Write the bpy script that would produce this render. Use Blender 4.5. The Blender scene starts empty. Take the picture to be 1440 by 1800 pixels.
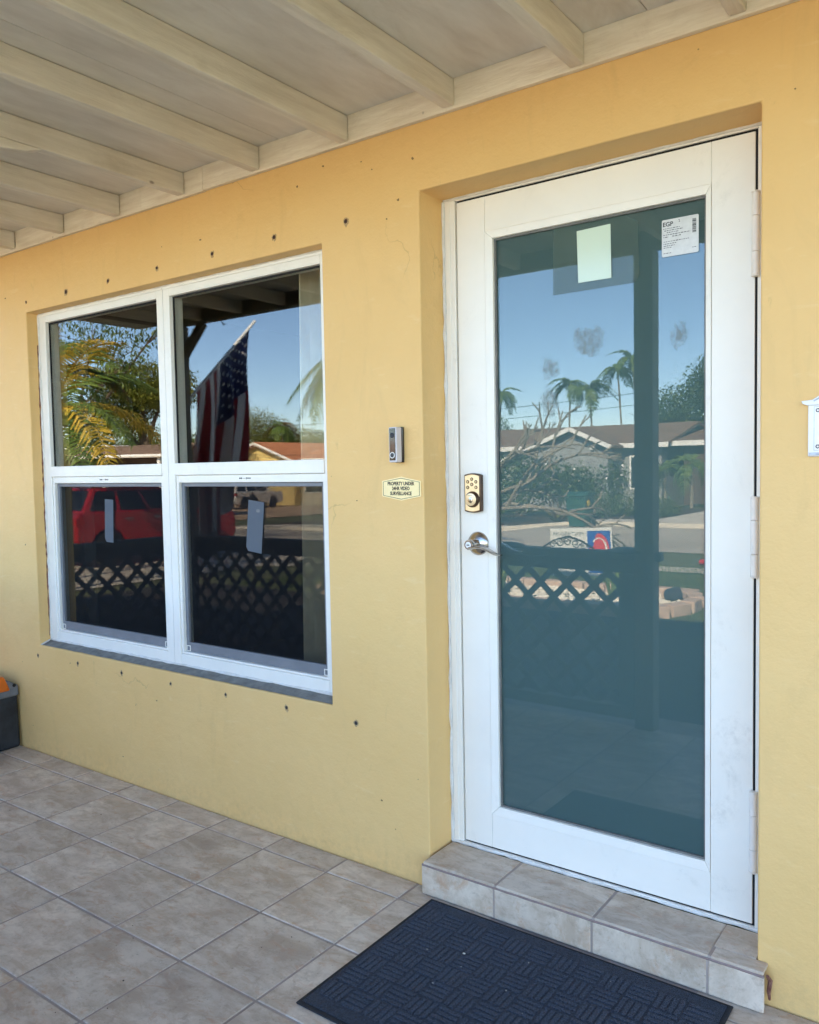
import bpy, bmesh, math, random
from mathutils import Vector, Matrix, noise as mnoise
random.seed(7)
R = math.radians
sc = bpy.context.scene
col = sc.collection

# ------------------------------------------------------------ camera
cd = bpy.data.cameras.new('camera'); cam = bpy.data.objects.new('camera', cd); col.objects.link(cam)
CX, CY, CZ, YAW, PIT, ROL, FOC = 1.5131, -2.1485, 1.3734, 0.6314, -0.0544, -0.0182, 1.4488
fv = Vector((-math.sin(YAW)*math.cos(PIT), math.cos(YAW)*math.cos(PIT), math.sin(PIT)))
rv = Vector((math.cos(YAW), math.sin(YAW), 0)); uv = rv.cross(fv)
r2 = rv*math.cos(ROL) + uv*math.sin(ROL); u2 = uv*math.cos(ROL) - rv*math.sin(ROL)
M = Matrix((r2, u2, -fv)).transposed().to_4x4(); M.translation = (CX, CY, CZ)
cam.matrix_world = M
cd.sensor_fit = 'HORIZONTAL'; cd.sensor_width = 36; cd.lens = 36*FOC*1000/1440
cd.clip_start = .02; cd.clip_end = 1500
sc.camera = cam

# ------------------------------------------------------------ sky and sun
SUN_EL, SUN_AZ = R(36), R(14)          # azimuth from +y (behind the house) towards +x
w = bpy.data.worlds.new('World'); sc.world = w; w.use_nodes = True
nt = w.node_tree; nt.nodes.clear()
sky = nt.nodes.new('ShaderNodeTexSky'); sky.sky_type = 'NISHITA'; sky.sun_disc = False
sky.sun_elevation = SUN_EL; sky.sun_rotation = SUN_AZ; sky.air_density = .8; sky.dust_density = .0; sky.ozone_density = 2.4
bg = nt.nodes.new('ShaderNodeBackground'); bg.inputs['Strength'].default_value = .115
wo = nt.nodes.new('ShaderNodeOutputWorld')
nt.links.new(sky.outputs[0], bg.inputs[0]); nt.links.new(bg.outputs[0], wo.inputs[0])
sl = bpy.data.lights.new('sun', 'SUN'); sl.energy = 5.0; sl.angle = R(.5); sl.color = (1, .87, .68)
so = bpy.data.objects.new('sun', sl); col.objects.link(so)
tosun = Vector((math.sin(SUN_AZ)*math.cos(SUN_EL), math.cos(SUN_AZ)*math.cos(SUN_EL), math.sin(SUN_EL)))
so.rotation_euler = tosun.to_track_quat('Z', 'Y').to_euler()
so.location = tosun*60
sc.view_settings.view_transform = 'Standard'; sc.view_settings.look = 'None'
sc.view_settings.exposure = 3.0; sc.view_settings.gamma = 1.0; sc.view_settings.use_curve_mapping = False
sc.cycles.use_denoising = True
sc.cycles.max_bounces = 10; sc.cycles.diffuse_bounces = 6; sc.cycles.glossy_bounces = 4
sc.cycles.transparent_max_bounces = 16; sc.cycles.sample_clamp_indirect = 6

# ------------------------------------------------------------ helpers
def s(r, g, b):
    f = lambda c: (c/255/12.92) if c/255 <= .04045 else ((c/255+.055)/1.055)**2.4
    return (f(r), f(g), f(b))

def wloc(o):
    v = Vector((0, 0, 0))
    while o is not None:
        v = v + o.location; o = o.parent
    return v

class MB:
    def __init__(self): self.v = []; self.f = []; self.m = []; self.mi = 0
    def add(self, vs, fs):
        b = len(self.v); self.v.extend([tuple(p) for p in vs])
        for f in fs: self.f.append([b+i for i in f]); self.m.append(self.mi)
        return self
    def box(self, x0, x1, y0, y1, z0, z1):
        return self.add([(x0,y0,z0),(x1,y0,z0),(x1,y1,z0),(x0,y1,z0),(x0,y0,z1),(x1,y0,z1),(x1,y1,z1),(x0,y1,z1)],
                        [(0,3,2,1),(4,5,6,7),(0,1,5,4),(1,2,6,5),(2,3,7,6),(3,0,4,7)])
    def obox(self, c, ax, ay, az, hx, hy, hz):
        c, ax, ay, az = Vector(c), Vector(ax)*hx, Vector(ay)*hy, Vector(az)*hz
        vs = [c+ax*i+ay*j+az*k for k in (-1,1) for i, j in ((-1,-1),(1,-1),(1,1),(-1,1))]
        return self.add(vs, [(0,3,2,1),(4,5,6,7),(0,1,5,4),(1,2,6,5),(2,3,7,6),(3,0,4,7)])
    def bar(self, p0, p1, wdt, thk, side=(0,1,0)):
        p0, p1 = Vector(p0), Vector(p1); d = (p1-p0); L = d.length; d.normalize()
        sd = Vector(side); nrm = d.cross(sd).normalized(); sd = nrm.cross(d)
        return self.obox((p0+p1)/2, d, nrm, sd, L/2, wdt/2, thk/2)
    def prism(self, pts, axis, a0, a1):
        # pts: 2-D outline; axis 'y': (x,z), 'x': (y,z), 'z': (x,y)
        def mk(p, a): return {'y': (p[0], a, p[1]), 'x': (a, p[0], p[1]), 'z': (p[0], p[1], a)}[axis]
        n = len(pts)
        vs = [mk(p, a0) for p in pts] + [mk(p, a1) for p in pts]
        fs = [tuple(range(n)), tuple(range(2*n-1, n-1, -1))] + [(i, n+i, n+(i+1) % n, (i+1) % n) for i in range(n)]
        return self.add(vs, fs)
    def ring(self, c, d, r, n, ref=None):
        d = Vector(d).normalized(); a = Vector(ref) if ref else (Vector((0,0,1)) if abs(d.z) < .9 else Vector((1,0,0)))
        x = d.cross(a).normalized(); y = d.cross(x)
        return [Vector(c)+x*(r*math.cos(2*math.pi*i/n))+y*(r*math.sin(2*math.pi*i/n)) for i in range(n)]
    def tube(self, pts, rad, n=8, caps=True):
        pts = [Vector(p) for p in pts]; k = len(pts)
        if not hasattr(rad, '__len__'): rad = [rad]*k
        vs = []
        for i, p in enumerate(pts):
            d = pts[min(i+1, k-1)]-pts[max(i-1, 0)]
            vs += self.ring(p, d, rad[i], n, (0.31, 0.17, 0.93) if k > 2 else None)
        fs = [(i*n+j, i*n+(j+1) % n, (i+1)*n+(j+1) % n, (i+1)*n+j) for i in range(k-1) for j in range(n)]
        if caps: fs += [tuple(range(n-1, -1, -1)), tuple((k-1)*n+j for j in range(n))]
        return self.add(vs, fs)
    def lathe(self, o, d, prof, n=20):
        o, d = Vector(o), Vector(d).normalized(); vs = []
        for t, r in prof: vs += self.ring(o+d*t, d, max(r, 1e-5), n)
        k = len(prof)
        fs = [(i*n+j, i*n+(j+1) % n, (i+1)*n+(j+1) % n, (i+1)*n+j) for i in range(k-1) for j in range(n)]
        fs += [tuple(range(n-1, -1, -1)), tuple((k-1)*n+j for j in range(n))]
        return self.add(vs, fs)
    def build(self, name, mats, parent=None, smooth=False, bevel=0, kind=None, seg=2, label=None):
        me = bpy.data.meshes.new(name)
        off = wloc(parent) if parent else Vector((0,0,0))
        me.from_pydata([tuple(Vector(p)-off) for p in self.v], [], self.f)
        if not isinstance(mats, (list, tuple)): mats = [mats]
        for m in mats: me.materials.append(m)
        for p, m in zip(me.polygons, self.m): p.material_index = m
        bm = bmesh.new(); bm.from_mesh(me); bmesh.ops.recalc_face_normals(bm, faces=bm.faces); bm.to_mesh(me); bm.free()
        if smooth:
            for p in me.polygons: p.use_smooth = True
            me.set_sharp_from_angle(angle=R(38))
        o = bpy.data.objects.new(name, me); col.objects.link(o)
        if parent: o.parent = parent
        if bevel:
            b = o.modifiers.new('bevel', 'BEVEL'); b.width = bevel; b.segments = seg; b.limit_method = 'ANGLE'; b.angle_limit = R(35)
        if kind: o['kind'] = kind
        if label: o['label'] = label
        return o

def tag(o, label, cat, group=None):
    o['label'] = label; o['category'] = cat
    if group: o['group'] = group
    return o
def thing(name, label, cat, loc=(0,0,0), group=None):
    o = bpy.data.objects.new(name, None); col.objects.link(o); o.location = loc; o.empty_display_size = .1
    return tag(o, label, cat, group)
def dup(o, parent=None):
    c = o.copy(); col.objects.link(c)
    if parent: c.parent = parent
    for ch in [x for x in bpy.data.objects if x.parent == o]: dup(ch, c)
    return c
def inst(o, name, parent, loc, rot=(0,0,0), scl=(1,1,1)):
    c = o.copy(); c.name = name; col.objects.link(c); c.parent = parent; c.location = loc; c.rotation_euler = rot; c.scale = scl
    return c

# ------------------------------------------------------------ materials
def nmat(name):
    m = bpy.data.materials.new(name); m.use_nodes = True; n = m.node_tree
    return m, n, n.nodes['Principled BSDF'], n.nodes['Material Output']
def mixrgb(n, fac, a, b, mode='MIX'):
    x = n.nodes.new('ShaderNodeMix'); x.data_type = 'RGBA'; x.blend_type = mode
    for sock, v in ((x.inputs[0], fac), (x.inputs[6], a), (x.inputs[7], b)):
        if hasattr(v, 'is_output'): n.links.new(v, sock)
        elif isinstance(v, (int, float)): sock.default_value = v
        else: sock.default_value = (*v, 1)
    return x.outputs[2]
def math_(n, op, a, b=0.5, clamp=False):
    x = n.nodes.new('ShaderNodeMath'); x.operation = op; x.use_clamp = clamp
    for i, v in enumerate((a, b)):
        if hasattr(v, 'is_output'): n.links.new(v, x.inputs[i])
        else: x.inputs[i].default_value = v
    return x.outputs[0]
def ramp(n, src, p0, p1, v0=0., v1=1.):
    x = n.nodes.new('ShaderNodeMapRange'); n.links.new(src, x.inputs[0])
    x.inputs[1].default_value = p0; x.inputs[2].default_value = p1; x.inputs[3].default_value = v0; x.inputs[4].default_value = v1
    return x.outputs[0]
def coords(n, scale=(1,1,1), rnd=0, kind='Object'):
    tc = n.nodes.new('ShaderNodeTexCoord'); mp = n.nodes.new('ShaderNodeMapping'); mp.inputs['Scale'].default_value = scale
    n.links.new(tc.outputs[kind], mp.inputs[0])
    if rnd:
        oi = n.nodes.new('ShaderNodeObjectInfo'); n.links.new(math_(n, 'MULTIPLY', oi.outputs['Random'], rnd), mp.inputs['Location'])
    return mp.outputs[0]
def noise(n, vec, scale, detail=4, rough=.55, dist=0.):
    x = n.nodes.new('ShaderNodeTexNoise'); x.inputs['Scale'].default_value = scale; x.inputs['Detail'].default_value = detail
    x.inputs['Roughness'].default_value = rough; x.inputs['Distortion'].default_value = dist
    n.links.new(vec, x.inputs['Vector']); return x.outputs[0]
def bump(n, bsdf, h, strength=.3, dist=.002, prev=None):
    b = n.nodes.new('ShaderNodeBump'); b.inputs['Strength'].default_value = strength; b.inputs['Distance'].default_value = dist
    n.links.new(h, b.inputs['Height'])
    if prev: n.links.new(prev, b.inputs['Normal'])
    n.links.new(b.outputs[0], bsdf.inputs['Normal']); return b.outputs[0]
def pmat(name, c1, c2=None, scale=6, rough=.6, bs=0, bscale=80, metal=0, spec=.5, stretch=(1,1,1), rnd=0, bdist=.002, r2=None, coat=0, spots=0):
    m, n, b, _ = nmat(name)
    b.inputs['Roughness'].default_value = rough; b.inputs['Metallic'].default_value = metal
    b.inputs['Specular IOR Level'].default_value = spec; b.inputs['Coat Weight'].default_value = coat
    b.inputs['Base Color'].default_value = (*c1, 1)
    v = coords(n, stretch, rnd)
    if c2:
        f = noise(n, v, scale, 5, .6); f = ramp(n, f, .32, .68)
        n.links.new(mixrgb(n, f, c1, c2), b.inputs['Base Color'])
        if r2 is not None: n.links.new(ramp(n, f, 0, 1, rough, r2), b.inputs['Roughness'])
    if spots:
        vo = n.nodes.new('ShaderNodeTexVoronoi'); vo.inputs['Scale'].default_value = spots; n.links.new(coords(n, (1,.55,1), 11), vo.inputs['Vector'])
        k = math_(n, 'MULTIPLY', ramp(n, vo.outputs['Distance'], .03, .07, 1, 0), ramp(n, noise(n, v, 2.1, 3), .50, .56))
        src = b.inputs['Base Color'].links[0].from_socket
        c = mixrgb(n, math_(n, 'MULTIPLY', k, .7), src, s(96,82,66))
        c = mixrgb(n, ramp(n, noise(n, coords(n, (2,.8,2), 7), 2.6, 6, .7, .8), .56, .74, 0, .35), c, s(176,160,134))
        n.links.new(c, b.inputs['Base Color'])
    if bs: bump(n, b, noise(n, v, bscale, 4), bs, bdist)
    return m

def wall_mat():
    m, n, b, _ = nmat('yellow_stucco_paint'); v = coords(n)
    base = mixrgb(n, ramp(n, noise(n, v, 1.3, 4), .3, .7), s(229,189,126), s(224,182,116))
    base = mixrgb(n, ramp(n, noise(n, v, 7, 5, .6), .52, .75, 0, .22), base, s(232,196,128))     # chalky sun-faded patches
    vs_ = coords(n, (9, 9, 2.2))
    scuff = ramp(n, noise(n, vs_, 2.6, 6, .7, .8), .66, .74, 0, .30)
    base = mixrgb(n, scuff, base, s(176,146,92))
    base = mixrgb(n, ramp(n, noise(n, coords(n, (1.6,1.6,.5)), 4.5, 6, .68, 1.2), .56, .72, 0, .30), base, s(206,170,112))
    base = mixrgb(n, ramp(n, noise(n, coords(n, (3,3,12)), 3.0, 5, .65, .5), .60, .72, 0, .22), base, s(238,210,158))
    sep = n.nodes.new('ShaderNodeSeparateXYZ'); n.links.new(v, sep.inputs[0])
    low = math_(n, 'MULTIPLY', ramp(n, math_(n, 'ADD', sep.outputs[2], math_(n, 'MULTIPLY', noise(n, coords(n, (6,6,2)), 3, 6, .7), .22)), .13, .24, 1, 0), ramp(n, noise(n, v, 40, 4, .7), .42, .62))
    base = mixrgb(n, math_(n, 'MULTIPLY', low, .14), base, s(150,126,92))
    vo = n.nodes.new('ShaderNodeTexVoronoi'); vo.inputs['Scale'].default_value = 11; n.links.new(v, vo.inputs['Vector'])
    spk = math_(n, 'MULTIPLY', ramp(n, vo.outputs['Distance'], .022, .034, 1, 0), ramp(n, noise(n, v, 3, 2), .58, .6))
    base = mixrgb(n, math_(n, 'MULTIPLY', spk, .75), base, s(92,70,44))
    # hairline cracks
    vc = n.nodes.new('ShaderNodeTexVoronoi'); vc.feature = 'DISTANCE_TO_EDGE'; vc.inputs['Scale'].default_value = 1.1
    dv = n.nodes.new('ShaderNodeVectorMath'); dv.operation = 'ADD'
    nn = n.nodes.new('ShaderNodeTexNoise'); nn.inputs['Scale'].default_value = 5; nn.inputs['Detail'].default_value = 6; n.links.new(v, nn.inputs['Vector'])
    sc_ = n.nodes.new('ShaderNodeVectorMath'); sc_.operation = 'SCALE'; sc_.inputs['Scale'].default_value = .35; n.links.new(nn.outputs['Color'], sc_.inputs[0])
    n.links.new(v, dv.inputs[0]); n.links.new(sc_.outputs[0], dv.inputs[1]); n.links.new(dv.outputs[0], vc.inputs['Vector'])
    crack = math_(n, 'MULTIPLY', ramp(n, vc.outputs['Distance'], .0012, .0032, 1, 0), ramp(n, noise(n, v, 1.7, 2), .6, .66))
    base = mixrgb(n, math_(n, 'MULTIPLY', crack, .3), base, s(150,120,70))
    n.links.new(base, b.inputs['Base Color']); b.inputs['Roughness'].default_value = .62; b.inputs['Specular IOR Level'].default_value = .35
    p = bump(n, b, noise(n, v, 9, 4), .5, .012)
    p = bump(n, b, noise(n, v, 120, 4, .65), .45, .002, p)
    bump(n, b, math_(n, 'MULTIPLY', crack, -1), .4, .002, p)
    return m
def tile_mat(name='ceramic_tile', tint=(1,1,1)):
    m, n, b, _ = nmat(name); v = coords(n, (1,1,1), 37)
    t = lambda c: tuple(a*k for a, k in zip(c, tint))
    st = coords(n, (1, 2.0, 1), 53)
    c = mixrgb(n, ramp(n, noise(n, st, 7, 8, .68, .5), .40, .60), t(s(184,164,142)), t(s(214,198,178)))
    c = mixrgb(n, ramp(n, noise(n, st, 13, 7, .7, .8), .54, .69, 0, .7), c, t(s(186,146,114)))
    c = mixrgb(n, ramp(n, noise(n, v, 30, 6, .72, .4), .51, .69, 0, .5), c, t(s(152,132,112)))
    c = mixrgb(n, ramp(n, noise(n, v, 22, 6, .7, .6), .58, .72, 0, .45), c, t(s(216,206,192)))
    c = mixrgb(n, ramp(n, noise(n, v, 3.0, 3), .45, .75, 0, .4), c, t(s(146,130,118)))
    c = mixrgb(n, ramp(n, noise(n, v, 110, 3, .7), .64, .72, 0, .5), c, t(s(104,92,84)))
    oi = n.nodes.new('ShaderNodeObjectInfo')
    hs = n.nodes.new('ShaderNodeHueSaturation'); n.links.new(c, hs.inputs['Color']); n.links.new(ramp(n, oi.outputs['Random'], 0, 1, .92, 1.07), hs.inputs['Value'])
    n.links.new(hs.outputs[0], b.inputs['Base Color'])
    n.links.new(ramp(n, noise(n, v, 14, 4), .3, .7, .36, .62), b.inputs['Roughness'])
    b.inputs['Specular IOR Level'].default_value = .4
    p = bump(n, b, noise(n, v, 16, 5), .3, .004); bump(n, b, noise(n, v, 140, 3), .2, .001, p)
    return m
def glass_mat(name, tint=(.8,.86,.86), f0=.042):
    m, n, b, out = nmat(name); n.nodes.remove(b)
    lw = n.nodes.new('ShaderNodeLayerWeight'); lw.inputs['Blend'].default_value = .5
    f = math_(n, 'ADD', math_(n, 'MULTIPLY', math_(n, 'POWER', lw.outputs['Facing'], 5), .95), f0)
    t = n.nodes.new('ShaderNodeBsdfTransparent'); t.inputs[0].default_value = (*tint, 1)
    g = n.nodes.new('ShaderNodeBsdfGlossy'); g.inputs['Roughness'].default_value = 0; g.inputs['Color'].default_value = (1,1,1,1)
    mx = n.nodes.new('ShaderNodeMixShader'); n.links.new(f, mx.inputs[0]); n.links.new(t.outputs[0], mx.inputs[1]); n.links.new(g.outputs[0], mx.inputs[2])
    n.links.new(mx.outputs[0], out.inputs[0]); return m
def veil_mat(name, c, alpha, nscale=0, lo=.4, hi=.6, stretch=(1,1,1)):
    m, n, b, out = nmat(name); n.nodes.remove(b)
    t = n.nodes.new('ShaderNodeBsdfTransparent'); d = n.nodes.new('ShaderNodeBsdfDiffuse'); d.inputs[0].default_value = (*c, 1)
    mx = n.nodes.new('ShaderNodeMixShader'); mx.inputs[0].default_value = alpha
    if nscale:
        n.links.new(math_(n, 'MULTIPLY', ramp(n, noise(n, coords(n, stretch), nscale, 6, .65, .6), lo, hi), alpha), mx.inputs[0])
    n.links.new(t.outputs[0], mx.inputs[1]); n.links.new(d.outputs[0], mx.inputs[2]); n.links.new(mx.outputs[0], out.inputs[0]); return m
def leaf_mat(name, c1, c2, trans=.35):
    m, n, b, out = nmat(name); g = n.nodes.new('ShaderNodeNewGeometry')
    c = mixrgb(n, g.outputs['Random Per Island'], c1, c2)
    n.links.new(c, b.inputs['Base Color']); b.inputs['Roughness'].default_value = .5; b.inputs['Specular IOR Level'].default_value = .35
    tr = n.nodes.new('ShaderNodeBsdfTranslucent'); n.links.new(c, tr.inputs[0])
    mx = n.nodes.new('ShaderNodeMixShader'); mx.inputs[0].default_value = trans
    n.links.new(b.outputs[0], mx.inputs[1]); n.links.new(tr.outputs[0], mx.inputs[2]); n.links.new(mx.outputs[0], out.inputs[0]); return m

M_wall = wall_mat()
M_tile = tile_mat()
M_grout = pmat('grout', s(178,162,150), s(146,130,118), 7, .85, .4, 120)
M_white = pmat('white_powder_coat', s(240,234,222), s(233,227,215), 3, .38, .05, 300, spec=.5, bdist=.0006)
M_vinyl = pmat('white_window_frame', s(240,235,224), s(233,228,217), 5, .42, .05, 200, spec=.5, bdist=.0006)
def scuff(m, amt):
    n = m.node_tree; b = n.nodes['Principled BSDF']; src = b.inputs['Base Color'].links[0].from_socket
    k = math_(n, 'MULTIPLY', ramp(n, noise(n, coords(n, (1,1,.7), 17), 5.5, 7, .72, 1.), .56, .74), ramp(n, noise(n, coords(n, (1,1,1)), 46, 4, .7), .40, .66))
    n.links.new(mixrgb(n, math_(n, 'MULTIPLY', k, amt), src, s(168,160,146)), b.inputs['Base Color'])
scuff(M_white, .38); scuff(M_vinyl, .32)
M_hinge = pmat('cream_hinge_paint', s(238,230,220), s(230,222,210), 20, .4)
M_caulk = pmat('white_caulk', s(226,224,218), s(206,200,190), 25, .6, .5, 60)
M_gap = pmat('black_gap', (.006,.006,.006), None, rough=.8)
M_gasket = pmat('grey_gasket', s(120,118,112), s(95,94,90), 20, .6)
M_redgap = pmat('raw_brick_edge', s(96,52,40), s(150,110,90), 60, .9, .6, 90)
M_mortar = pmat('grey_mortar', s(138,136,128), s(108,106,100), 22, .92, .7, 70, bdist=.006)
M_raft = pmat('cream_rafter_paint', s(234,226,212), s(212,202,186), 4, .66, .6, 30, stretch=(9,.9,9), bdist=.003, rnd=13, spots=9)
M_ceil = pmat('cream_ceiling_paint', s(230,224,212), s(210,202,188), 3.2, .7, .5, 40, stretch=(4,1,1), bdist=.002, rnd=5, spots=5)
M_lead = pmat('cream_ledger_paint', s(238,228,208), s(218,204,180), 6, .62, .5, 30, stretch=(1,8,8), rnd=3, spots=10, bdist=.003)
M_glass = glass_mat('window_glass', (.86,.87,.85), .05)
M_dglass = glass_mat('door_glass', (.93,.95,.95), .04)
M_teal = pmat('frosted_interlayer', s(86,106,104), None, rough=.7, spec=0)
M_scrfr = pmat('grey_screen_frame', s(122,124,128), s(112,114,118), 12, .5)
M_screen = veil_mat('insect_screen', (.02,.02,.022), .42)
M_film = veil_mat('label_film', s(110,128,118), .22)
def smudge_mat():
    m, n, b, out = nmat('dust_smudge'); n.nodes.remove(b)
    g = coords(n, kind='Generated'); d = n.nodes.new('ShaderNodeVectorMath'); d.operation = 'DISTANCE'; d.inputs[1].default_value = (.5,.5,.5)
    nz = n.nodes.new('ShaderNodeTexNoise'); nz.inputs['Scale'].default_value = 2.4; nz.inputs['Detail'].default_value = 3; n.links.new(coords(n, (1,1,1), 31, 'Generated'), nz.inputs['Vector'])
    fx = n.nodes.new('ShaderNodeMapping'); fx.inputs['Scale'].default_value = (1,0,1); fx.inputs['Location'].default_value = (0,.5,0); n.links.new(g, fx.inputs[0]); n.links.new(fx.outputs[0], d.inputs[0])
    edge = ramp(n, math_(n, 'ADD', d.outputs['Value'], math_(n, 'MULTIPLY', math_(n, 'SUBTRACT', nz.outputs[0], .5), 1.3)), .24, .42, 1, 0)
    st = noise(n, coords(n, (1,1,.45)), 90, 4, .6, .4)
    a = math_(n, 'MULTIPLY', math_(n, 'MULTIPLY', edge, ramp(n, st, .38, .62, .30, 1)), .27)
    t = n.nodes.new('ShaderNodeBsdfTransparent'); df = n.nodes.new('ShaderNodeBsdfDiffuse'); df.inputs[0].default_value = (*s(146,152,146), 1)
    mx = n.nodes.new('ShaderNodeMixShader'); n.links.new(a, mx.inputs[0]); n.links.new(t.outputs[0], mx.inputs[1]); n.links.new(df.outputs[0], mx.inputs[2]); n.links.new(mx.outputs[0], out.inputs[0]); return m
M_smudge = smudge_mat()
M_paper = pmat('white_paper', s(226,226,220), s(218,218,212), 30, .25, coat=.0)
M_greenpaper = pmat('pale_green_paper', s(206,220,198), None, rough=.15)
M_ink = pmat('black_ink', (.015,.015,.015), None, rough=.5)
M_blackplastic = pmat('black_plastic', s(26,28,32), s(36,38,44), 14, .45, .15, 60)
M_dust = pmat('dusty_black_plastic', s(18,19,22), s(46,50,56), 9, .6, .2, 60)
M_orange = pmat('orange_plastic', s(216,110,22), s(196,92,16), 12, .42, .1, 70)
M_greyp = pmat('grey_plastic', s(112,114,118), s(92,94,98), 25, .5, .2, 80)
M_brass = pmat('satin_gold', s(246,218,172), s(238,206,158), 40, .3, metal=.35)
M_bronze = pmat('dark_bronze', s(104,82,66), s(84,66,54), 30, .35, metal=.8)
M_nickel = pmat('satin_nickel', s(190,184,176), s(176,168,160), 50, .24, metal=1)
M_cream_plate = pmat('pale_gold_plate', s(250,228,172), s(246,220,158), 20, .4, spec=.4)
M_brownink = pmat('brown_ink', s(58,46,30), None, rough=.5)
M_lilac = pmat('silver_plastic', s(214,206,206), s(204,196,196), 20, .4)
M_lens = pmat('gloss_black', (.012,.012,.013), None, rough=.08)
M_porcelain = pmat('white_porcelain', s(238,236,232), s(228,226,222), 12, .2)
M_shade = pmat('porcelain_blue_shade', s(158,164,180), s(200,202,208), 60, .3)
M_flower = pmat('maroon_paint', s(74,44,46), None, rough=.4)
def mat_fuzz():
    m, n, b, _ = nmat('navy_mat_pile'); v = coords(n)
    c = mixrgb(n, ramp(n, noise(n, v, 230, 3, .75), .40, .64), s(14,19,31), s(50,62,84))
    c = mixrgb(n, ramp(n, noise(n, v, 12, 4), .55, .8, 0, .35), c, s(84,88,94))
    n.links.new(c, b.inputs['Base Color']); b.inputs['Roughness'].default_value = .95; b.inputs['Specular IOR Level'].default_value = .1
    b.inputs['Sheen Weight'].default_value = .25
    p = bump(n, b, noise(n, v, 300, 3, .8), 1., .006); bump(n, b, noise(n, v, 900, 2, .8), .8, .003, p); return m
M_mat = mat_fuzz()
M_mat2 = M_mat.copy(); M_mat2.name = 'grey_blue_rib_pile'
for nd in M_mat2.node_tree.nodes:
    if nd.type == 'MIX' and nd.inputs[7].default_value[2] > .05 and not nd.inputs[7].is_linked:
        nd.inputs[7].default_value = (*s(78,90,112), 1)
M_rubber = pmat('mat_rubber', s(24,26,30), s(34,36,42), 90, .8, .5, 300)
M_curtain = pmat('sheer_curtain', s(226,216,192), s(204,192,168), 6, .8, .3, 200, stretch=(6,1,1))
M_room = pmat('dark_room', s(70,66,60), s(60,56,50), 2, .9)
M_drape = pmat('dark_drape', s(60,58,54), s(50,50,46), 3, .9)
M_post = pmat('porch_trim_paint', s(120,112,96), s(104,96,82), 5, .6, .3, 40)
M_rail = pmat('railing_paint', s(112,120,118), s(100,108,106), 6, .6, .3, 40)
M_iron = pmat('wrought_iron', s(24,24,26), s(34,32,32), 20, .5, metal=.4)
M_conc = pmat('concrete', s(208,198,180), s(186,176,160), 1.5, .9, .3, 30)
M_road = pmat('asphalt_road', s(182,170,152), s(160,148,132), .5, .9, .4, 30)
M_lawn = pmat('lawn_soil', s(66,76,38), s(96,96,54), 1.2, .95, .6, 20, bdist=.02)
M_blade = leaf_mat('grass_blade', s(58,84,30), s(104,116,52), .3)
M_mulch = pmat('mulch', s(84,66,52), s(52,42,34), 3, .95, .8, 15, bdist=.02)
M_paver = pmat('tan_paver', s(196,168,136), s(170,142,112), 1.2, .9, .4, 12)
M_peb = pmat('white_pebble', s(238,230,212), s(214,200,178), 3, .8, .3, 30)
M_block = pmat('pink_concrete_block', s(196,168,146), s(174,148,128), 6, .9, .5, 40, rnd=9)
M_rock = pmat('dark_rock', s(58,60,66), s(40,42,48), 8, .85, .6, 12, bdist=.01)
M_trunk = pmat('palm_trunk', s(150,140,122), s(112,102,88), 5, .9, .6, 20, stretch=(1,1,6), bdist=.01)
M_bark = pmat('bark', s(104,88,72), s(72,60,48), 5, .9, .7, 14, bdist=.015)
M_pale_bark = pmat('pale_bare_bark', s(146,134,116), s(116,104,90), 6, .85, .5, 20, bdist=.006)
M_frond = leaf_mat('green_frond', s(72,100,40), s(122,140,66))
M_frond_y = leaf_mat('yellow_frond', s(178,156,50), s(212,176,70))
M_frond_r = leaf_mat('dry_frond', s(128,80,40), s(110,118,48))
M_leaf = leaf_mat('broad_leaf', s(62,86,34), s(116,128,60))
M_leaf_d = leaf_mat('dark_leaf', s(62,86,44), s(110,124,68))
M_leaf_o = leaf_mat('olive_leaf', s(92,104,36), s(146,144,62))
M_petal = leaf_mat('white_petal', s(240,236,228), s(226,220,214), .2)
M_binm = pmat('green_bin_plastic', s(40,84,72), s(34,74,62), 8, .5)
M_yel = pmat('yellow_sticker', s(206,178,60), None, rough=.5)
M_red = pmat('red_car_paint', s(176,14,22), s(166,10,18), 3, .25, coat=.6)
M_wcar = pmat('white_car_paint', s(228,226,220), s(222,220,214), 3, .28, coat=.6)
M_cargl = pmat('car_window_glass', (.012,.014,.016), None, rough=.04)
M_tyre = pmat('tyre_rubber', (.015,.015,.015), (.03,.03,.03), 20, .85)
M_rim = pmat('alloy_rim', s(190,190,192), s(170,170,172), 20, .3, metal=.9)
M_tail = pmat('tail_light_lens', s(170,16,20), None, rough=.2)
M_headl = pmat('head_light_lens', s(220,220,215), None, rough=.1)
M_wpaint = pmat('white_trim_paint', s(232,230,224), s(220,216,208), 4, .6)
M_grey_w = pmat('grey_house_wall', s(150,150,148), s(138,138,136), 2, .85, .3, 20)
M_yell_w = pmat('pale_yellow_house_wall', s(226,200,130), s(214,186,116), 2, .85, .3, 20)
M_tan_w = pmat('tan_house_wall', s(190,176,150), s(176,162,138), 2, .85, .3, 20)
M_dark_w = pmat('brown_house_wall', s(92,74,62), s(80,64,54), 2, .85)
M_roof_b = pmat('brown_shingle_roof', s(134,108,88), s(110,88,72), 3, .9, .6, 12, bdist=.03)
M_roof_o = pmat('orange_tile_roof', s(198,132,88), s(168,104,68), 3, .85, .6, 8, bdist=.04)
M_roof_t = pmat('flat_roof_gravel', s(190,184,172), s(170,164,152), 3, .9)
M_hgl = pmat('house_window_glass', s(40,48,54), None, rough=.06)
M_pole = pmat('utility_pole_wood', s(128,112,94), s(100,88,74), 4, .9, .4, 12, stretch=(1,1,.2))
M_wire = pmat('wire', (.02,.02,.02), None, rough=.6)
M_blue = pmat('sign_blue', s(34,84,164), None, rough=.4)
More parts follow.
